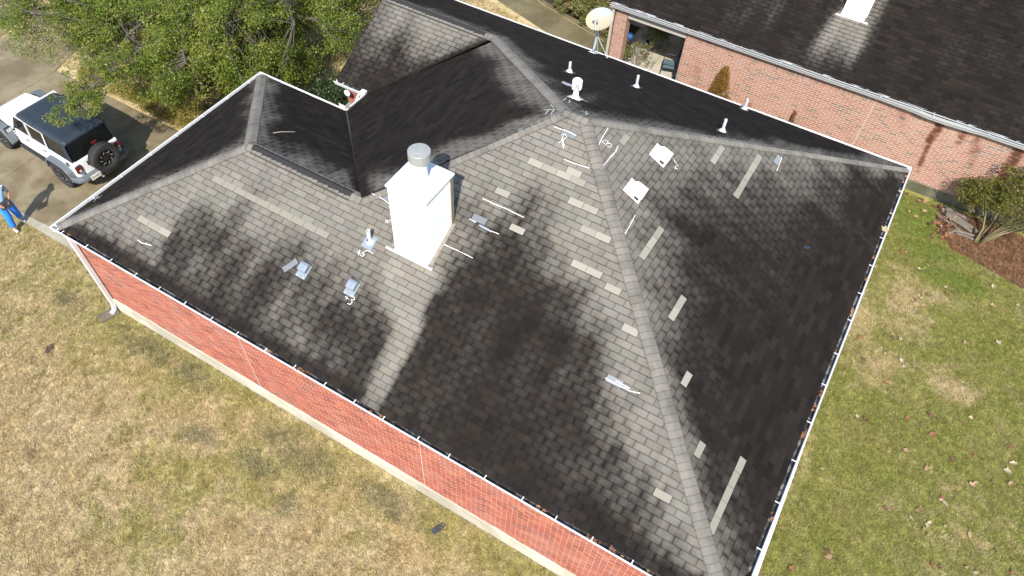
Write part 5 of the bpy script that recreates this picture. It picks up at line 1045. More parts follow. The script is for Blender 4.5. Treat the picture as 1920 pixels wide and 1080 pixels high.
# gutter with a sag where the rust runs out
ng = MB(); xs = [6.6, 8, 10, 12, 14, 15.6, 16.6, 17.0, 17.5, 18.1, 18.6, 19.3, 21, 24, 26]
sag = {16.6: (-0.02, -0.02), 17.0: (-0.05, -0.045), 17.5: (-0.05, -0.05), 18.1: (-0.03, -0.03)}
prof = [(0.0, 0.0), (0.002, -0.03), (0.03, -0.07), (0.04, -0.12), (0.12, -0.12), (0.125, -0.004), (0.117, -0.004), (0.113, -0.113), (0.046, -0.113), (0.036, -0.072), (0.010, -0.034), (0.008, 0.0)]
ng.loft([[(x, 16.51+py+sag.get(x, (0, 0))[1]*0.5, NZE-0.015+pz+sag.get(x, (0, 0))[0]) for py, pz in prof] for x in xs]); gg = ng.build('gutter', simple('aged_white_gutter', (0.36, 0.37, 0.37), 0.5, var=0.1), nb)
m = MB(); m.add([(6.7, 16.555, NZE-0.12), (25.9, 16.555, NZE-0.12), (25.9, 16.625, NZE-0.12), (6.7, 16.625, NZE-0.12)], [(0, 1, 2, 3)]); m.build('gutter_grime', simple('gutter_sheet', (0.33, 0.33, 0.31), 0.6, var=0.35, scale=3), gg, fix=False)
m = MB(); m.box((0, 0, 0), (0.022, 0.12, 0.006)); ob = m.build('hanger', WHITE, gg); ob.location = (8.0, 16.572, NZE-0.02); me = ob.data
for x in np.arange(9.4, 22, 1.55): ob = bpy.data.objects.new('hanger', me); COL.objects.link(ob); ob.parent = gg; ob.location = (x, 16.572, NZE-0.022)
m = MB(); m.box((15, 16.60, NZE+0.008), (16.8, 0.07, 0.006), R=Matrix.Rotation(math.atan(.48), 3, 'X')); m.build('drip_edge', simple('drip_edge_metal', (0.30, 0.31, 0.31), 0.5, var=0.2), nb)
# chimney
m = MB(); wallbox(m, 13.49, 14.19, 18.70, 19.4, 3.5, 5.4); nc = m.build('chimney', WHITE2, nb); nc['label'] = 'white sided chimney on the dark roof'
for k in range(9):
    z0 = 3.78+k*0.18
    for (x0, y0, x1, y1) in ((13.56, 18.695, 14.12, 18.695),):
        m = MB(); m.prism([(x0, y0-0.016, z0), (x1, y0-0.016, z0), (x1, y0-0.005, z0+0.18), (x0, y0-0.005, z0+0.18)], [(x0, y0, z0), (x1, y0, z0), (x1, y0, z0+0.18), (x0, y0, z0+0.18)]); m.build('lap_board', WHITE2, nc)
    m = MB(); m.prism([(14.206, 18.76, z0), (14.206, 19.35, z0), (14.195, 19.35, z0+.18), (14.195, 18.76, z0+.18)], [(14.19, 18.76, z0), (14.19, 19.35, z0), (14.19, 19.35, z0+.18), (14.19, 18.76, z0+.18)]); m.build('lap_board', WHITE2, nc)
for x, y in ((13.515, 18.71), (14.175, 18.71), (14.175, 19.39)): m = MB(); wallbox(m, x-0.04, x+0.04, y-0.035, y+0.035, 3.6, 5.4); m.build('corner_board', WHITE2, nc)
m = MB(); R = NP.rot(); m.box(NP.at(13.83, 18.60, 0.02), (0.72, 0.2, 0.014), R=R); m.box(NP.at(13.83, 18.51, 0.018), (1.0, 0.05, 0.012), R=R); m.build('base_flashing', WHITE, nc)
RUSTM = simple('rusty_iron', (0.085, 0.032, 0.015), 0.9, var=0.4, scale=20)
m = MB(); m.tube([(13.46, 16.66, 0.0), (13.46, 16.66, 1.2)], 0.035, 8); o = m.build('rusty_post', RUSTM); tag(o, 'short rusty iron post against the neighbouring brick wall', 'post')
m = MB(); m.tube([(12.02, 16.6, 0.0), (12.02, 16.6, 0.55), (11.96, 16.58, 0.68), (12.04, 16.56, 0.78), (12.12, 16.58, 0.68), (12.04, 16.6, 0.56)], 0.014, 6); o = m.build('garden_hook', RUSTM); tag(o, 'thin looped rusty garden hook beside the orange creeper', 'hook')

# ------------------------------------------------------------------ patio furniture and pots
SLING = simple('blue_grey_sling', (0.075, 0.115, 0.15), 0.8, var=0.15, scale=40, bump=0.1); FRAME = simple('dark_blue_metal', (0.03, 0.042, 0.055), 0.45)
def chair(loc, rz, label):
    t = thing('patio_chair', label, 'chair', loc, rz, group='blue sling chairs on the neighbouring patio')
    m = MB(); m.box((0, 0, 0.42), (0.48, 0.50, 0.018)); m.build('seat', SLING, t, bevel=0.006)
    m = MB(); m.box((0, 0.31, 0.70), (0.48, 0.018, 0.54), R=Matrix.Rotation(-0.25, 3, 'X')); m.build('backrest', SLING, t, bevel=0.006)
    for s in (-1, 1):
        m = MB(); m.tube([(s*0.26, -0.30, 0.0), (s*0.26, -0.26, 0.44), (s*0.27, -0.22, 0.60), (s*0.27, -0.10, 0.66), (s*0.27, 0.10, 0.64), (s*0.26, 0.30, 0.60)], 0.014, 8); m.build('armrest', FRAME, t, smooth=True)
        m = MB(); m.tube([(s*0.25, 0.34, 0.0), (s*0.25, 0.24, 0.42), (s*0.25, 0.38, 0.98)], 0.014, 8); m.build('leg', FRAME, t, smooth=True)
    m = MB(); m.tube([(-0.26, -0.26, 0.41), (0.26, -0.26, 0.41)], 0.013, 8); m.tube([(-0.25, 0.24, 0.41), (0.25, 0.24, 0.41)], 0.013, 8); m.build('frame', FRAME, t)
    return t
chair((8.72, 17.98, 0.05), math.radians(-75), 'blue sling patio chair nearer the brick wall corner, seen whole'); chair((9.0, 18.85, 0.05), math.radians(-80), 'blue sling patio chair half hidden in front of the dark doorway')
m = MB(); m.lathe([(0.08, 0), (0.11, 0.14), (0.115, 0.15), (0.10, 0.15), (0.08, 0.03)], 16, cap=False); m.box((0, 0, 0.02), (0.08, 0.08, 0.02)); o = m.build('flower_pot', simple('bright_blue_glaze', (0.02, 0.17, 0.35), 0.3)); o.location = (9.12, 17.72, 0.05); tag(o, 'small bright blue pot under the nearer patio chair', 'pot')
t = thing('pot_stand', 'dark spindly plant stand carrying a bright blue pot beside the brick column', 'plant stand', (7.0, 18.0, 0.05)); m = MB()
for k in range(4): a = PI/4+k*PI/2; m.tube([(0.17*math.cos(a), 0.17*math.sin(a), 0), (0.08*math.cos(a), 0.08*math.sin(a), 0.45), (0.13*math.cos(a), 0.13*math.sin(a), 0.8)], 0.014, 6)
m.lathe([(0.13, 0.78), (0.14, 0.80), (0.13, 0.82)], 16); m.build('stand', simple('black_iron', (0.02, 0.016, 0.014), 0.6), t)
m = MB(); m.lathe([(0.08, 0), (0.15, 0.08), (0.17, 0.20), (0.13, 0.30), (0.10, 0.31), (0.0, 0.27)], 18, cap=False); o = m.build('flower_pot', simple('blue_pot', (0.02, 0.10, 0.28), 0.5, var=0.3, scale=8)); o.scale = (0.75, 0.75, 0.8); o.location = (7.0, 18.0, 0.87); tag(o, 'round blue pot on the dark stand by the brick column', 'pot')
m = MB(); m.lathe([(0.10, 0), (0.17, 0.22), (0.18, 0.24), (0.155, 0.24), (0.13, 0.06), (0, 0.06)], 18, cap=False); o = m.build('flower_pot', simple('dark_purple_glaze', (0.035, 0.025, 0.075), 0.3, var=0.3)); o.location = (7.45, 19.2, 0.05); tag(o, 'dark purple empty pot standing below the back wall of the patio', 'pot')
m = MB(); m.box((0, 0, 0.09), (0.20, 0.20, 0.18)); o = m.build('planter_box', simple('mossy_tan_box', (0.16, 0.135, 0.05), 0.9, var=0.3), bevel=0.02); o.location = (7.75, 17.2, 0.05); o.rotation_euler = (0, 0, 0.4); tag(o, 'small mossy tan box on the patio near the back gutter', 'box')
LOOSE = leaf_material('pale_leggy_leaf', ((0.09, 0.105, 0.02), (0.15, 0.165, 0.045), (0.21, 0.20, 0.07), (0.13, 0.12, 0.045)))
bush('leggy_plant', 'leggy pale green plant with thin canes beside the downspout', (6.75, 17.3, 0.03), blob(80, (0.1, 0.1, 0.75), (0.55, 0.5, 0.65), 51), 0.15, 36, 0.075, LOOSE, 14, 51, cat='plant', stem_m=TWIG, stem_r=0.009)
bush('leggy_plant', 'bushy pale green plant standing against the patio back wall', (7.55, 19.0, 0.05), blob(90, (0.15, 0.1, 0.9), (0.5, 0.5, 0.75), 52), 0.16, 40, 0.08, LOOSE, 12, 52, cat='plant', stem_m=TWIG, stem_r=0.009)
bush('leggy_plant', 'sparse thin stemmed plant spreading over the patio floor', (7.5, 17.6, 0.05), blob(40, (0.1, 0.2, 0.7), (0.75, 0.6, 0.55), 53), 0.13, 20, 0.08, LOOSE, 20, 53, cat='plant', stem_m=TWIG, stem_r=0.009)

# ------------------------------------------------------------------ yard odds and ends
m = MB(); m.box((0, 0, 0.03), (0.27, 0.50, 0.03)); m.box((-0.125, 0, 0.055), (0.03, 0.50, 0.05)); m.box((0.125, 0, 0.055), (0.03, 0.50, 0.05)); m.box((0, 0.24, 0.055), (0.22, 0.03, 0.05))
o = m.build('splash_block', concrete_material('old_splash_block', (0.15, 0.13, 0.10), (0.09, 0.075, 0.05)), bevel=0.012); o.location = (0.22, -0.10, 0.0); o.rotation_euler = (0, 0, -0.28); tag(o, 'weathered grey concrete splash block under the front downspout', 'splash block')
def flat_shingle(name, loc, rz, size, m_, label, cat):
    b = MB(); n = 6; top = [];
    for sgn in (-1, 1):
        seq = range(n) if sgn < 0 else reversed(range(n))
        for i in seq: top.append(Vector(((i/(n-1)-0.5)*size[0], sgn*size[1]/2, 0.05+0.018*math.sin(i*1.1))))
    b.prism([p-Vector((0, 0, 0.007)) for p in top], top); o = b.build(name, m_); o.location = loc; o.rotation_euler = (0, 0.05, rz); tag(o, label, cat); return o
flat_shingle('shingle_scrap', (10.88, -0.33, 0.0), math.radians(74), (0.33, 0.125), simple('dark_slate_scrap', (0.038, 0.042, 0.052), 0.85, var=0.2), 'dark blue grey shingle scrap lying in the grass by the front wall', 'shingle')
m = MB(); rg2 = random.Random(3)
for k in range(9): m.tube([(rg2.uniform(-.08, .08), rg2.uniform(-.12, .12), 0.03), (rg2.uniform(-.08, .08), rg2.uniform(-.12, .12), 0.06), (rg2.uniform(-.1, .1), rg2.uniform(-.15, .15), 0.04)], [0.012, 0.02, 0.006], 5)
m.lathe([(0.0, 0.02), (0.05, 0.03), (0.055, 0.06), (0.03, 0.08), (0, 0.085)], 8, (-0.03, -0.12, 0), cap=False)
o = m.build('twig_clump', simple('bleached_dark_wood', (0.085, 0.06, 0.042), 0.9, var=0.6, scale=12)); o.location = (-0.2, -1.6, 0.0); o.rotation_euler = (0, 0, 0.5); tag(o, 'small dark clump of dead twigs lying on the dry front lawn', 'twigs')
# firewood in the planting bed
LOG = simple('silvered_log', (0.135, 0.12, 0.10), 0.9, var=0.45, scale=10, bump=0.5)
lab = ['longest silvered log lying on top of the wood heap', 'short pale log at the near end of the wood heap', 'thin grey log on the lawn side of the wood heap', 'grey log nearest the neighbouring wall', 'split grey log in the middle of the wood heap', 'dark grey log half under the shrub', 'pale log lying across the foot of the shrub', 'second pale log beside the shrub stems', 'short dark log at the wall end of the heap']
LG = [((19.35, 15.85, 0.15), 2.75, 0.9, .045), ((19.25, 15.42, 0.07), 0.9, 0.32, .06), ((19.1, 15.75, 0.10), 2.7, 0.85, .04), ((19.25, 16.35, 0.08), 2.9, 0.8, .05), ((19.25, 16.05, 0.10), 2.8, 0.95, .05), ((19.55, 16.05, 0.08), 2.7, 0.9, .05), ((19.75, 15.60, 0.09), 0.15, 0.75, .04), ((19.72, 15.48, 0.06), 0.05, 0.65, .035), ((19.1, 16.25, 0.06), 2.5, 0.5, .05)]
for i, (c_, a, ln, r) in enumerate(LG):
    t = thing('log', lab[i], 'log', c_, a, group='logs of the wood heap in the planting bed'); m = MB()
    m.tube([(-ln/2, 0, 0), (-ln/6, rng.uniform(-.02, .02), .01), (ln/6, rng.uniform(-.02, .02), 0), (ln/2, 0, 0.01)], [r, r*1.1, r, r*0.85], 9); m.build('bark', LOG, t)
    m = MB(); m.lathe([(r*0.9, 0), (0, 0.002)], 9, (-ln/2-0.001, 0, 0), R=Matrix.Rotation(-PI/2, 3, 'Y'), cap=False); m.build('cut_end', simple('log_end', (0.30, 0.25, 0.18), 0.9, var=0.3), t)

# fallen leaves: lobed, curled, one object each
LEAF_COLS = {'tan': simple('tan_dead_leaf', (0.30, 0.20, 0.105), 0.7, var=0.2, scale=15), 'pale': simple('pale_dead_leaf', (0.34, 0.275, 0.175), 0.7, var=0.15, scale=15), 'rust': simple('rust_dead_leaf', (0.185, 0.078, 0.034), 0.7, var=0.3, scale=15), 'brown': simple('brown_dead_leaf', (0.105, 0.05, 0.030), 0.75, var=0.3, scale=15)}
def leaf_mesh(colour, size, curl, seed):
    rg = random.Random(seed); n = 22; pts = []; rg_el = rg.uniform(0.5, 0.95)
    for k in range(n):
        a = 2*PI*k/n; lobe = 0.55+0.45*abs(math.cos(2.5*a+0.5*math.sin(a+seed)))**1.1*(0.75+0.35*math.sin(a*1.0+seed*1.7)); r = size*0.56*lobe*rg.uniform(0.82, 1.15)
        pts.append((r*math.cos(a), r*math.sin(a)*rg_el))
    ax = rg.uniform(0, PI); vs = [(0, 0, 0.008)]
    for f_ in (0.5, 1.0):
        for x, y in pts: u = (x*math.cos(ax)+y*math.sin(ax))/size*f_; vs.append((x*f_, y*f_, 0.008+curl*size*u*u*2.2+rg.uniform(-.003, .004)))
    fs = [(0, 1+k, 1+(k+1) % n) for k in range(n)]+[(1+k, 1+n+k, 1+n+(k+1) % n, 1+(k+1) % n) for k in range(n)]
    b0 = len(vs); vs += [(0.03*size, 0, 0.012), (-0.03*size, 0.01, 0.012), (-0.7*size, 0.05*size, 0.012)]; fs.append((b0, b0+1, b0+2))
    me = bpy.data.meshes.new('dead_leaf'); me.from_pydata(vs, [], fs); me.materials.append(LEAF_COLS[colour]); me.update(); return me
LM = {c: [leaf_mesh(c, 0.17, rng.uniform(0.2, 0.9), 10*i+len(c)) for i in range(8)] for c in LEAF_COLS}
def drop(colour, loc, s, label, group, tilt=0.25):
    o = bpy.data.objects.new('dead_leaf', rng.choice(LM[colour])); COL.objects.link(o); o.location = loc; o.scale = (s, s, s); o.rotation_euler = (rng.uniform(-tilt, tilt), rng.uniform(-tilt, tilt), rng.uniform(0, 2*PI)); tag(o, label, 'leaf', group); return o
WORD = {'tan': 'tan dead leaf fallen on the side lawn', 'pale': 'pale dead leaf fallen on the side lawn', 'rust': 'rust dead leaf fallen on the side lawn', 'brown': 'dark brown dead leaf fallen on the side lawn'}
for (x, y) in LAWN_LEAVES:
    c_ = rng.choices(['tan', 'pale', 'rust', 'brown'], [4, 2.4, 2.2, 1.4])[0]; s_ = rng.uniform(0.6, 1.2)
    big_ = 'large ' if s_ > 1.0 else 'small ' if s_ < 0.78 else ''
    zone = 'near the mulch bed' if y > 13.2 else 'beside the dry patches' if y > 10.6 else 'beyond the middle of the side lawn' if y > 8.4 else 'in the middle of the side lawn' if y > 6.6 else 'toward the bottom of the side lawn'
    side_ = ' close to the gutter' if x < 17.9 else ' by the right edge' if x > 20.6 else ''
    drop(c_, (x, y, 0.045), s_, big_+WORD[c_].replace(' fallen on the side lawn', ' '+zone+side_), {'tan': 'tan leaves on the side lawn', 'pale': 'pale leaves on the side lawn', 'rust': 'rust leaves on the side lawn', 'brown': 'brown leaves on the side lawn'}[c_])
for k in range(60):
    x, y = 19.0+rng.gauss(0, 0.22), 15.75+rng.gauss(0, 0.42); c_ = rng.choices(['rust', 'brown', 'tan', 'pale'], [4, 3, 1.2, .3])[0]
    s_ = rng.uniform(0.75, 1.25)
    drop(c_, (x, y, 0.04+rng.uniform(0, 0.10)), s_, ('large ' if s_ > 1.08 else 'small ' if s_ < 0.9 else '')+{'rust': 'rust', 'brown': 'dark brown', 'tan': 'tan', 'pale': 'pale'}[c_]+' dead leaf in the drift '+('along the wall end' if y > 16.0 else 'at the near end' if y < 15.45 else 'on the lawn side' if x < 18.95 else 'against the logs')+' of the wood heap', {'rust': 'rust', 'brown': 'brown', 'tan': 'tan', 'pale': 'pale'}[c_]+' leaves in the drift by the wood heap', 0.6)
for k in range(16):
    x, y = rng.uniform(17.3, 18.9), 16.35+rng.uniform(-.15, .15); c_ = rng.choice(['rust', 'brown', 'tan'])
    drop(c_, (x, y, 0.05), rng.uniform(0.6, 1.0), {'rust': 'rust', 'brown': 'dark brown', 'tan': 'tan'}[c_]+' dead leaf along the foot of the neighbouring wall', {'rust': 'rust', 'brown': 'brown', 'tan': 'tan'}[c_]+' leaves along the neighbouring wall')
def gutter_leaves(spots, fn, where):
    for (u, n) in spots:
        for k in range(n):
            c_ = rng.choices(['rust', 'brown', 'tan'], [5, 2.5, 2])[0]; p = fn(u+rng.uniform(-.14, .14))
            s_ = rng.uniform(0.5, 0.85); zone = '' if 'nook' in where else (' near the back corner' if u > 10 else ' beside the dry patches' if u > 7 else ' halfway along' if u > 4.5 else ' near the bottom of the picture') if 'right' in where else (' near the left corner' if u < 3 else ' below the chimney' if u < 8 else ' past the second wall joint' if u < 12 else ' near the bottom of the picture')
            drop(c_, p+Vector((rng.uniform(-.03, .03), rng.uniform(-.03, .03), rng.uniform(-0.05, 0.02))), s_, ('big ' if s_ > 0.74 else 'little ' if s_ < 0.6 else '')+{'rust': 'rust', 'brown': 'dark brown', 'tan': 'tan'}[c_]+' dead leaf caught in the '+where+zone, {'rust': 'rust', 'brown': 'brown', 'tan': 'tan'}[c_]+' leaves caught in the '+where, 0.6)
gutter_leaves([(0.42, 2), (6.6, 3), (7.35, 5), (7.5, 3), (9.3, 2), (13.05, 5), (14.05, 4), (14.6, 3), (15.3, 3)], lambda u: Vector((u, 0.06, ZE-0.03)), 'front gutter')
gutter_leaves([(12.75, 4), (12.3, 3), (11.3, 2), (10.75, 2), (9.6, 3), (8.9, 2), (7.6, 4), (6.4, 3), (5.2, 4), (4.8, 3), (4.1, 5), (2.2, 2), (0.9, 5), (0.6, 4)], lambda u: Vector((16.74-0.06+0.24*u/13.3, u, ZE-0.03)), 'right gutter')
gutter_leaves([(0.0, 6)], lambda u: Vector((3.03+u, 7.13+rng.uniform(-.1, .1), ZE+0.02)), 'nook corner gutter')
o = drop('pale', Vector((16.87, 10.55, ZE+0.05)), 1.35, 'large pale yellow leaf stuck across the right gutter', None)
# ------------------------------------------------------------------ the parked off-road car (x forward, y left, origin under the rear axle)
car = thing('parked_car', 'white four door off-road car with dark hardtop and rear spare wheel', 'car', (-4.52, 3.50, 0.03), PI-math.radians(3.0))
PAINT = simple('white_car_paint', (0.80, 0.80, 0.80), 0.22, var=0.02); PAINT.node_tree.nodes['Principled BSDF'].inputs['Coat Weight'].default_value = 0.6
TOPM_ = simple('slate_hardtop', (0.018, 0.027, 0.038), 0.55, var=0.12, scale=5, bump=0.06); FLARE = simple('grey_flare_plastic', (0.10, 0.115, 0.13), 0.5, var=0.1)
GLASS = simple('tinted_glass', (0.008, 0.009, 0.009), 0.08, var=0.0, spec=0.35); RUBBER = simple('tyre_rubber', (0.022, 0.022, 0.021), 0.85, var=0.3, scale=12); BLK = simple('black_plastic', (0.018, 0.019, 0.021), 0.45)
RED = simple('tail_lens_red', (0.12, 0.006, 0.010), 0.2); LENSW = simple('reverse_lens', (0.6, 0.5, 0.5), 0.2); RIMB = simple('black_rim', (0.012, 0.012, 0.013), 0.3); MACH = simple('machined_alloy', (0.62, 0.63, 0.65), 0.25, metal=0.7)
WB = 2.95; HW = 0.76
m = MB()
def yz(x, pts): return [(x, y, z) for y, z in pts]
def sec(x, w, zb, zt, tw): return yz(x, [(-w, zb), (w, zb), (w, zt-0.12), (tw, zt), (-tw, zt), (-w, zt-0.12)])
m.loft([sec(-0.78, HW-0.02, 0.62, 1.13, HW-0.03), sec(-0.70, HW, 0.58, 1.16, HW-0.02), sec(0.0, HW, 0.60, 1.16, HW-0.02), sec(2.02, HW, 0.56, 1.16, HW-0.02), sec(2.10, HW-0.04, 0.56, 1.17, HW-0.09)])
m.loft([sec(2.104, 0.70, 0.60, 1.17, 0.62), sec(2.8, 0.66, 0.62, 1.15, 0.56), sec(3.25, 0.62, 0.66, 1.10, 0.50), sec(3.36, 0.60, 0.66, 1.04, 0.46)])
body = m.build('body', PAINT, car, bevel=0.025, seg=3)
m = MB(); m.box((1.0, 0, 0.46), (3.9, 0.9, 0.22)); m.box((-0.2, 0, 0.5), (0.9, 1.0, 0.16)); m.build('chassis', BLK, car)
# hood details
for s in (-1, 1):
    m = MB(); m.tube([(2.16, s*0.33, 1.195), (2.34, s*0.36, 1.20)], 0.018, 8); m.build('hood_latch', BLK, car)
    m = MB(); m.box((2.30, s*0.28, 1.19), (0.05, 0.42, 0.02), R=Matrix.Rotation(0.15*s, 3, 'Z')); m.build('wiper', BLK, car)
    m = MB(); m.lathe([(0.09, 0), (0.09, 0.03), (0.0, 0.045)], 18, (3.37, s*0.40, 0.90), R=Matrix.Rotation(PI/2, 3, 'Y'), cap=False); m.build('headlight', LENSW, car)
for k in range(7): m = MB(); m.box((3.368, (k-3)*0.075, 0.86), (0.02, 0.032, 0.22)); m.build('grille_slot', BLK, car)
# hardtop: shell with raised ribs, pillars and rear quarter
m = MB()
def top_sec(x, w, z, d): return yz(x, [(-w, z-d), (w, z-d), (w-0.035, z-0.015), (w-0.10, z+0.012), (-w+0.10, z+0.012), (-w+0.035, z-0.015)])
m.loft([top_sec(-0.70, 0.69, 1.80, 0.07), top_sec(-0.60, 0.70, 1.835, 0.08), top_sec(0.6, 0.71, 1.86, 0.08), top_sec(1.42, 0.70, 1.845, 0.08), top_sec(1.56, 0.67, 1.80, 0.06)])
ht = m.build('hardtop', TOPM_, car, bevel=0.012, seg=2)
for y in (-0.50, -0.375, -0.25, -0.125, 0.0, 0.125, 0.25, 0.375, 0.50):
    for (x0, x1) in ((-0.46, 0.60), (0.74, 1.30)):
        m = MB(); m.box(((x0+x1)/2, y, 1.873 if x0 < 0 else 1.872), (x1-x0, 0.034, 0.012)); m.build('roof_rib', TOPM_, ht, bevel=0.005, seg=1)
m = MB(); m.box((0.67, 0, 1.868), (0.012, 1.34, 0.012)); m.build('panel_seam', BLK, ht)
m = MB()
for s in (-1, 1):       # rear pillars and quarter panel below the roof, hollow around the quarter glass
    def q(x, z): w = 0.735-(z-1.16)*0.07; return (x, s*w, z)
    def q2(x, z): w = 0.735-(z-1.16)*0.07-0.04; return (x, s*w, z)
    for (a, b_, c, d) in (((-0.74, 1.16), (-0.56, 1.16), (-0.50, 1.80), (-0.67, 1.80)), ((-0.56, 1.16), (0.38, 1.16), (0.36, 1.22), (-0.55, 1.22)), ((0.30, 1.22), (0.38, 1.22), (0.28, 1.80), (0.20, 1.80))):
        m.prism([q(*a), q(*b_), q(*c), q(*d)], [q2(*a), q2(*b_), q2(*c), q2(*d)])
m.build('rear_pillar', TOPM_, car, bevel=0.01)
for s in (-1, 1):
    def g(x, z, dd=0.015): return (x, s*(0.735-(z-1.16)*0.07-dd), z)
    m = MB(); P = [g(-0.55, 1.22), g(0.32, 1.22), g(0.22, 1.775), g(-0.505, 1.775)]; m.prism(P, [(x, y-s*0.01, z) for x, y, z in P]); m.build('quarter_window', GLASS, car)
    # doors with white upper frames
    for (x0, x1, x2, x3) in ((0.40, 1.17, 1.12, 0.31), (1.19, 2.02, 1.66, 1.14)):
        m = MB(); lo = [(x0+0.0, s*(HW+0.012), 0.60), (x1, s*(HW+0.012), 0.60), (x1, s*(HW+0.012), 1.02), (x1-0.0, s*(HW-0.012), 1.165), (x0, s*(HW-0.012), 1.165), (x0, s*(HW+0.012), 1.02)]
        m.prism(lo, [(x, y-s*0.03, z) for x, y, z in lo]); dr = m.build('door', PAINT, car, bevel=0.008)
        m = MB()
        for a, b_ in (((x0, 1.165), (x3, 1.76)), ((x3, 1.76), (x2, 1.76)), ((x2, 1.76), (x1, 1.165))):
            A_, B_ = Vector(g(*a, -0.005)), Vector(g(*b_, -0.005)); d = (B_-A_).normalized(); n = Vector((0, s, 0.07)).normalized(); w = d.cross(n).normalized()*0.028
            m.prism([A_+w, B_+w, B_-w, A_-w], [p-n*0.03 for p in (A_+w, B_+w, B_-w, A_-w)])
        m.build('window_frame', PAINT, dr)
        m = MB(); P = [g(x0+0.02, 1.165, 0.012), g(x1-0.02, 1.165, 0.012), g(x2-0.01, 1.75, 0.012), g(x3+0.02, 1.75, 0.012)]; m.prism(P, [(x, y-s*0.008, z) for x, y, z in P]); m.build('door_window', GLASS, dr)
        m = MB(); m.box((x0+0.14, s*(HW+0.035), 1.04), (0.17, 0.022, 0.035)); m.build('handle', FLARE, dr, bevel=0.008)
    m = MB(); m.box((1.92, s*0.92, 1.24), (0.09, 0.20, 0.17)); m.tube([(1.90, s*0.76, 1.15), (1.91, s*0.86, 1.20)], 0.025, 8); mr = m.build('mirror', BLK, car, bevel=0.025)
    m = MB(); m.box((1.872, s*0.92, 1.245), (0.004, 0.16, 0.13)); m.build('mirror_glass', simple('mirror_face', (0.5, 0.55, 0.6), 0.05, metal=0.9), mr)
    m = MB(); m.box((1.2, s*0.80, 0.50), (1.7, 0.10, 0.07)); m.build('side_step', BLK, car, bevel=0.02)
# windscreen and its white frame
m = MB(); A_ = [(2.05, -0.66, 1.17), (2.05, 0.66, 1.17), (1.60, 0.60, 1.77), (1.60, -0.60, 1.77)]; m.prism(A_, [(x-0.01, y, z-0.005) for x, y, z in A_]); m.build('windscreen', GLASS, car)
m = MB()
for a, b_ in (((2.06, -0.69, 1.16), (1.60, -0.63, 1.79)), ((2.06, 0.69, 1.16), (1.60, 0.63, 1.79)), ((1.59, -0.63, 1.79), (1.59, 0.63, 1.79))): m.tube([a, b_], 0.035, 6)
m.build('windscreen_frame', PAINT, car)
m = MB(); m.box((0.6, 0, 1.17), (2.5, 1.3, 0.02)); 
for (x, y) in ((1.15, .36), (1.15, -.36), (0.15, .36), (0.15, -.36)): m.box((x, y, 1.35), (0.14, 0.44, 0.5), R=Matrix.Rotation(-0.2, 3, 'Y')); m.box((x+.25, y, 1.17), (0.4, 0.44, 0.1))
m.build('seats', simple('tan_brown_interior', (0.06, 0.05, 0.04), 0.8), car, bevel=0.03)
# rear end
m = MB(); A_ = [(-0.735, -0.66, 1.17), (-0.735, 0.66, 1.17), (-0.655, 0.62, 1.77), (-0.655, -0.62, 1.77)]; m.prism(A_, [(x-0.014, y, z) for x, y, z in A_]); m.build('rear_window', GLASS, car, bevel=0.006)
m = MB(); m.box((-0.80, 0.0, 0.90), (0.05, 1.06, 0.48)); tg = m.build('tailgate', PAINT, car, bevel=0.015)
m = MB(); m.box((-0.84, 0.37, 0.98), (0.03, 0.05, 0.15)); m.build('handle', BLK, tg, bevel=0.008)
m = MB(); m.lathe([(0.016, 0), (0.016, 0.006), (0, 0.007)], 10, (-0.825, 0.33, 0.82), R=Matrix.Rotation(-PI/2, 3, 'Y'), cap=False); m.build('lock', BLK, tg)
m = MB(); m.box((-0.83, 0.62, 0.73), (0.008, 0.10, 0.012)); m.box((-0.83, 0.60, 0.735), (0.008, 0.02, 0.045)); m.build('badge', BLK, car)
for s in (-1, 1):
    m = MB(); m.box((-0.80, s*0.67, 0.93), (0.07, 0.19, 0.25)); hl = m.build('tail_light', BLK, car, bevel=0.015)
    m = MB(); m.box((-0.84, s*0.67, 0.93), (0.03, 0.15, 0.21)); m.build('lens', RED, hl, bevel=0.02)
    m = MB(); m.box((-0.858, s*0.67, 0.90), (0.006, 0.07, 0.07)); m.build('reverse_lens', LENSW, hl)
m = MB(); m.loft([[(-0.78, y, 0.50), (-0.95-0.0, y, 0.50), (-0.99, y, 0.57), (-0.97, y, 0.66), (-0.80, y, 0.68)] for y in (-0.70, -0.45, 0.45, 0.70)]); 
for s in (-1, 1): m.loft([[(-0.78+dx, s*y, 0.50), (-0.93+dx, s*y, 0.50), (-0.97+dx, s*y, 0.57), (-0.95+dx, s*y, 0.66), (-0.78+dx, s*y, 0.68)] for y, dx in ((0.705, 0), (0.86, 0.10), (0.92, 0.25))])
m.build('rear_bumper', FLARE, car, bevel=0.02)
m = MB(); m.box((-0.995, 0.40, 0.585), (0.012, 0.33, 0.165)); pl_ = m.build('number_plate', simple('plate_white', (0.66, 0.66, 0.58), 0.4, var=0.08), car, bevel=0.003)
cu = bpy.data.curves.new('plate_text', 'FONT'); cu.body = '1YX-0ZCZ'; cu.size = 0.085; cu.align_x = 'CENTER'; cu.align_y = 'CENTER'; cu.extrude = 0.001
to = bpy.data.objects.new('plate_text', cu); COL.objects.link(to); dg = bpy.context.evaluated_depsgraph_get(); me = bpy.data.meshes.new_from_object(to.evaluated_get(dg)); bpy.data.objects.remove(to)
me.materials.append(simple('plate_ink', (0.03, 0.03, 0.04), 0.5)); to = bpy.data.objects.new('plate_text', me); COL.objects.link(to); to.parent = pl_
to.matrix_local = Matrix(((0, 0, -1, -1.003), (-1, 0, 0, 0.40), (0, 1, 0, 0.582), (0, 0, 0, 1)))
m = MB(); m.tube([(-0.9, 0.22, 0.42), (-1.0, 0.22, 0.43)], 0.035, 10); m.build('exhaust_tip', MACH, car)
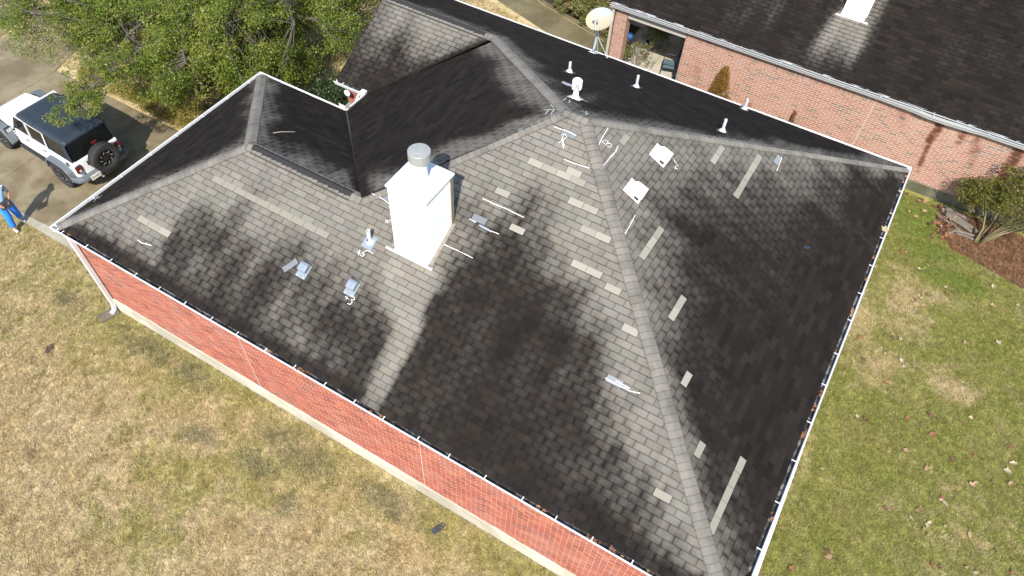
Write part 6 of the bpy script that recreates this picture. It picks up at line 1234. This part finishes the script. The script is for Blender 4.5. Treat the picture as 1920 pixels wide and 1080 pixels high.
# wheels
def wheel_meshes():
    m = MB(); R90 = Matrix.Rotation(PI/2, 3, 'X'); n = 36; prof = [(0.255, -0.11), (0.30, -0.135), (0.375, -0.14), (0.41, -0.115), (0.422, -0.07), (0.424, 0.0), (0.422, 0.07), (0.41, 0.115), (0.375, 0.14), (0.30, 0.135), (0.255, 0.11)]
    m.lathe(prof, n, R=R90, cap=False)
    for k in range(30):
        a = 2*PI*k/30
        for s in (-1, 1):
            c = Vector((0.425*math.cos(a+0.1*s), s*0.075, 0.425*math.sin(a+0.1*s))); m.box(c, (0.02, 0.105, 0.052), R=Matrix.Rotation(-(a+0.1*s), 3, 'Y') @ Matrix.Rotation(0.35*s, 3, 'X'))
            c2 = Vector((0.40*math.cos(a), s*0.134, 0.40*math.sin(a))); m.box(c2, (0.05, 0.016, 0.04), R=Matrix.Rotation(-a, 3, 'Y'))
    ty = m.mesh('tyre', RUBBER)
    m = MB(); m.lathe([(0.262, -0.10), (0.262, 0.10), (0.235, 0.115), (0.225, 0.08), (0.20, 0.055), (0.0, 0.05)], 32, R=Matrix.Rotation(-PI/2, 3, 'X'), cap=False); rim = m.mesh('rim', RIMB)
    m = MB(); c = 0.03
    for k in range(8):
        a = 2*PI*k/8; R = Matrix.Rotation(-a, 3, 'Y'); R2 = Matrix.Rotation(-(a+0.28), 3, 'Y'); R3 = Matrix.Rotation(-(a-0.28), 3, 'Y')
        m.box(R @ Vector((0.115, 0.078, 0)), (0.13, 0.03, 0.05), R=R, mi=0)
        for r_ in (R2, R3): m.box(r_ @ Vector((0.19, 0.085, 0)), (0.09, 0.03, 0.028), R=r_ @ Matrix.Rotation(0.25 if r_ is R3 else -0.25, 3, 'Y'), mi=0)
        m.box(R2 @ Vector((0.195, 0.102, 0)), (0.07, 0.006, 0.014), R=R2 @ Matrix.Rotation(-0.25, 3, 'Y'), mi=1); m.box(R @ Vector((0.165, 0.095, 0.016)), (0.05, 0.006, 0.012), R=R @ Matrix.Rotation(-0.7, 3, 'Y'), mi=1)
    m.lathe([(0.05, 0.06), (0.05, 0.10), (0.03, 0.108), (0, 0.108)], 14, R=Matrix.Rotation(-PI/2, 3, 'X'), cap=False)
    sp = m.mesh('spokes', [RIMB, MACH]); out = []
    for me in (ty, rim, sp):
        bm = bmesh.new(); bm.from_mesh(me); bmesh.ops.recalc_face_normals(bm, faces=bm.faces); bm.to_mesh(me); bm.free()
    return ty, rim, sp
WM = wheel_meshes()
def wheel(name, M):
    t = bpy.data.objects.new(name, WM[0]); COL.objects.link(t); t.parent = car; t.matrix_local = M
    for me, n_ in ((WM[1], 'rim'), (WM[2], 'spokes')): o = bpy.data.objects.new(n_, me); COL.objects.link(o); o.parent = t
    return t
for x in (0, WB):
    for s in (-1, 1):
        M = Matrix.Translation((x, s*0.80, 0.43)) @ Matrix.Rotation(0 if s > 0 else PI, 4, 'Z') @ Matrix.Rotation(0.5+x, 4, 'Y'); wheel('wheel', M)
wheel('spare_wheel', Matrix.Translation((-1.03, -0.06, 1.02)) @ Matrix.Rotation(PI/2, 4, 'Z') @ Matrix.Rotation(0.3, 4, 'Y'))
m = MB(); m.box((-0.90, -0.06, 1.0), (0.18, 0.30, 0.30)); m.build('spare_carrier', BLK, car); m = MB(); m.box((-0.86, -0.06, 1.50), (0.05, 0.16, 0.05)); m.tube([(-0.86, -0.06, 1.2), (-0.86, -0.06, 1.5)], 0.02, 6); m.build('brake_light', RED, car, bevel=0.01)
# fender flares
for x, kind in ((0, 'rear'), (WB, 'front')):
    for s in (-1, 1):
        m = MB(); rings = []
        pts = [(-0.60, 0.52), (-0.53, 0.78), (-0.36, 0.955), (0, 0.985), (0.36, 0.955), (0.52, 0.78), (0.58, 0.55)] if kind == 'rear' else [(-0.66, 0.50), (-0.52, 0.78), (-0.34, 0.965), (0, 1.0), (0.30, 0.985), (0.46, 0.90), (0.52, 0.78)]
        for (dx, z) in pts:
            rings.append([(x+dx, s*0.70, z+0.015), (x+dx*1.0, s*0.93, z-0.01), (x+dx*0.97, s*0.945, z-0.05), (x+dx*0.95, s*0.93, z-0.07), (x+dx*0.95, s*0.70, z-0.05)])
        m.loft(rings); m.build('fender_flare', FLARE, car, bevel=0.008)
        if kind == 'rear' and s > 0: m2 = MB(); m2.lathe([(0.08, 0), (0.08, 0.012), (0.0, 0.014)], 16, (-0.48, HW+0.001, 1.03), R=Matrix.Rotation(-PI/2, 3, 'X'), cap=False); m2.build('fuel_cap', BLK, car)
        m = MB(); m.lathe([(0.46, -0.1), (0.46, 0.1)], 24, (x, s*0.68, 0.5), R=Matrix.Rotation(PI/2, 3, 'X')); m.build('wheel_arch', DARKHOLE, car)

# ------------------------------------------------------------------ the person by the driveway
person = thing('person', 'person in light blue top and bright blue trousers standing on the driveway edge', 'person', (-4.44, 0.775, 0.03), math.radians(-12))
def skin(name, pts, edges, m_, parent, levels=2, root=0):
    """pts: (x,y,z,r[,ry])"""
    me = bpy.data.meshes.new(name); me.from_pydata([p[:3] for p in pts], edges, []); o = bpy.data.objects.new(name, me); COL.objects.link(o)
    s = o.modifiers.new('skin', 'SKIN'); d = me.skin_vertices[0].data
    for i, p in enumerate(pts): d[i].radius = (p[3], p[4] if len(p) > 4 else p[3]); d[i].use_root = (i == root)
    s.use_smooth_shade = True; o.modifiers.new('sub', 'SUBSURF').levels = levels; o.modifiers['sub'].render_levels = levels
    bpy.context.view_layer.update(); dg = bpy.context.evaluated_depsgraph_get(); me2 = bpy.data.meshes.new_from_object(o.evaluated_get(dg)); bpy.data.objects.remove(o)
    me2.materials.clear(); me2.materials.append(m_); me2.polygons.foreach_set('use_smooth', [True]*len(me2.polygons)); o = bpy.data.objects.new(name, me2); COL.objects.link(o); o.parent = parent; return o
SKINM = simple('skin', (0.34, 0.17, 0.11), 0.5, var=0.06); DENIM = simple('bright_blue_trousers', (0.02, 0.19, 0.66), 0.8, var=0.22, scale=9, bump=0.35, bscale=22); SHIRT = simple('light_blue_shirt', (0.30, 0.50, 0.78), 0.8, var=0.08, scale=7, bump=0.25, bscale=14)
HAIR = simple('dark_hair', (0.02, 0.014, 0.01), 0.6); SHOE = simple('white_shoe', (0.72, 0.70, 0.66), 0.6); 
# faces +x (towards the house); right hand is -y
B = []; E = []
def bv(x, y, z, r, r2=None, link=None):
    B.append((x, y, z, r) if r2 is None else (x, y, z, r, r2)); i = len(B)-1
    if link is not None: E.append((link, i))
    return i
pel = bv(0, 0, 0.95, 0.13, 0.10); wai = bv(0.0, 0, 1.10, 0.12, 0.09, pel); chs = bv(0.01, 0, 1.30, 0.14, 0.10, wai); nk = bv(0.0, 0, 1.48, 0.06, None, chs); hd0 = bv(0.02, 0, 1.56, 0.06, None, nk); hd = bv(0.03, 0, 1.66, 0.095, 0.085, hd0); hd2 = bv(0.02, 0, 1.735, 0.075, None, hd)
nose = bv(0.128, 0, 1.655, 0.014, None, hd)
for s in (-1, 1):
    hip = bv(0, s*0.09, 0.90, 0.095, None, pel); fx = -0.11 if s > 0 else 0.13
    kn = bv(fx*0.7+0.03, s*0.12, 0.50, 0.06, None, hip); an = bv(fx, s*0.15, 0.09, 0.042, None, kn); toe = bv(fx+0.14, s*0.16, 0.045, 0.035, None, an)
    sh = bv(0.0, s*0.18, 1.41, 0.06, None, chs); el = bv(-0.02 if s > 0 else 0.03, s*0.27, 1.14, 0.042, None, sh); wr = bv(0.20 if s < 0 else 0.16, s*0.17, 1.04, 0.028, None, el); pm = bv(0.27 if s < 0 else 0.23, s*0.12, 1.03, 0.030, 0.020, wr)
    for k, (dy, ln) in enumerate(((-0.027, 0.062), (-0.009, 0.072), (0.009, 0.068), (0.027, 0.05))):
        a = bv(B[pm][0]+0.03, B[pm][1]-s*0.01, 1.03+dy, 0.010, None, pm); b2 = bv(B[pm][0]+0.03+ln*0.6, B[pm][1]-s*0.035, 1.03+dy, 0.009, None, a); bv(B[pm][0]+0.03+ln*0.6, B[pm][1]-s*(0.035+ln*0.4), 1.028+dy, 0.008, None, b2)
    th = bv(B[pm][0]-0.02, B[pm][1]-s*0.02, 1.065, 0.012, None, pm); bv(B[pm][0]+0.02, B[pm][1]-s*0.045, 1.085, 0.010, None, th)
    bv(0.02, s*0.098, 1.655, 0.016, None, hd)
bd = skin('body', B, E, SKINM, person, 2)
tr = [(0, 0, 1.00, 0.15, 0.115), (0, 0, 0.90, 0.155, 0.12)]; te = [(0, 1)]
for s in (-1, 1):
    fx = -0.11 if s > 0 else 0.13; n = len(tr); tr += [(0.0, s*0.10, 0.80, 0.122), (fx*0.7+0.025, s*0.12, 0.50, 0.102), (fx*0.9+0.01, s*0.145, 0.28, 0.092), (fx, s*0.15, 0.10, 0.092)]; te += [(1, n), (n, n+1), (n+1, n+2), (n+2, n+3)]
skin('trousers', tr, te, DENIM, person, 2, 1)
st = [(0, 0, 0.98, 0.15, 0.12), (0, 0, 1.12, 0.15, 0.12), (0.0, 0, 1.30, 0.165, 0.125), (0, 0, 1.43, 0.10, 0.085)]; se = [(0, 1), (1, 2), (2, 3)]
for s in (-1, 1): n = len(st); st += [(0, s*0.19, 1.40, 0.075), ((-0.012 if s > 0 else 0.02), s*0.245, 1.22, 0.065)]; se += [(2, n), (n, n+1)]
skin('shirt', st, se, SHIRT, person, 2, 2)
hr = [(-0.01, 0, 1.73, 0.098, 0.095), (-0.05, 0, 1.66, 0.075)]; skin('hair', hr, [(0, 1)], HAIR, person, 2)
for s in (-1, 1):
    fx = -0.11 if s > 0 else 0.13; skin('shoe', [(fx-0.06, s*0.15, 0.045, 0.048), (fx+0.05, s*0.155, 0.05, 0.050), (fx+0.16, s*0.16, 0.036, 0.042, 0.034)], [(0, 1), (1, 2)], SHOE, person, 2)
    m = MB(); m.lathe([(0.011, -0.003), (0.011, 0.003)], 10, (0.118, s*0.033, 1.672), R=Matrix.Rotation(PI/2, 3, 'Y')); m.build('eye', simple('eye_dark', (0.02, 0.015, 0.012), 0.2), person)
m = MB(); m.box((0.118, 0, 1.615), (0.012, 0.045, 0.010)); m.build('mouth', simple('lips', (0.28, 0.09, 0.08), 0.5), person, bevel=0.003)
m = MB(); m.box((0, 0, 0), (0.018, 0.30, 0.22)); o = m.build('clipboard', BLK, bevel=0.008); o.location = Vector((-4.44, 0.775, 0.03))+Matrix.Rotation(math.radians(-12), 3, 'Z') @ Vector((0.27, 0.0, 1.02)); o.rotation_euler = (0, -0.55, math.radians(-12)); tag(o, 'black clipboard held at the waist by the person in blue', 'clipboard')
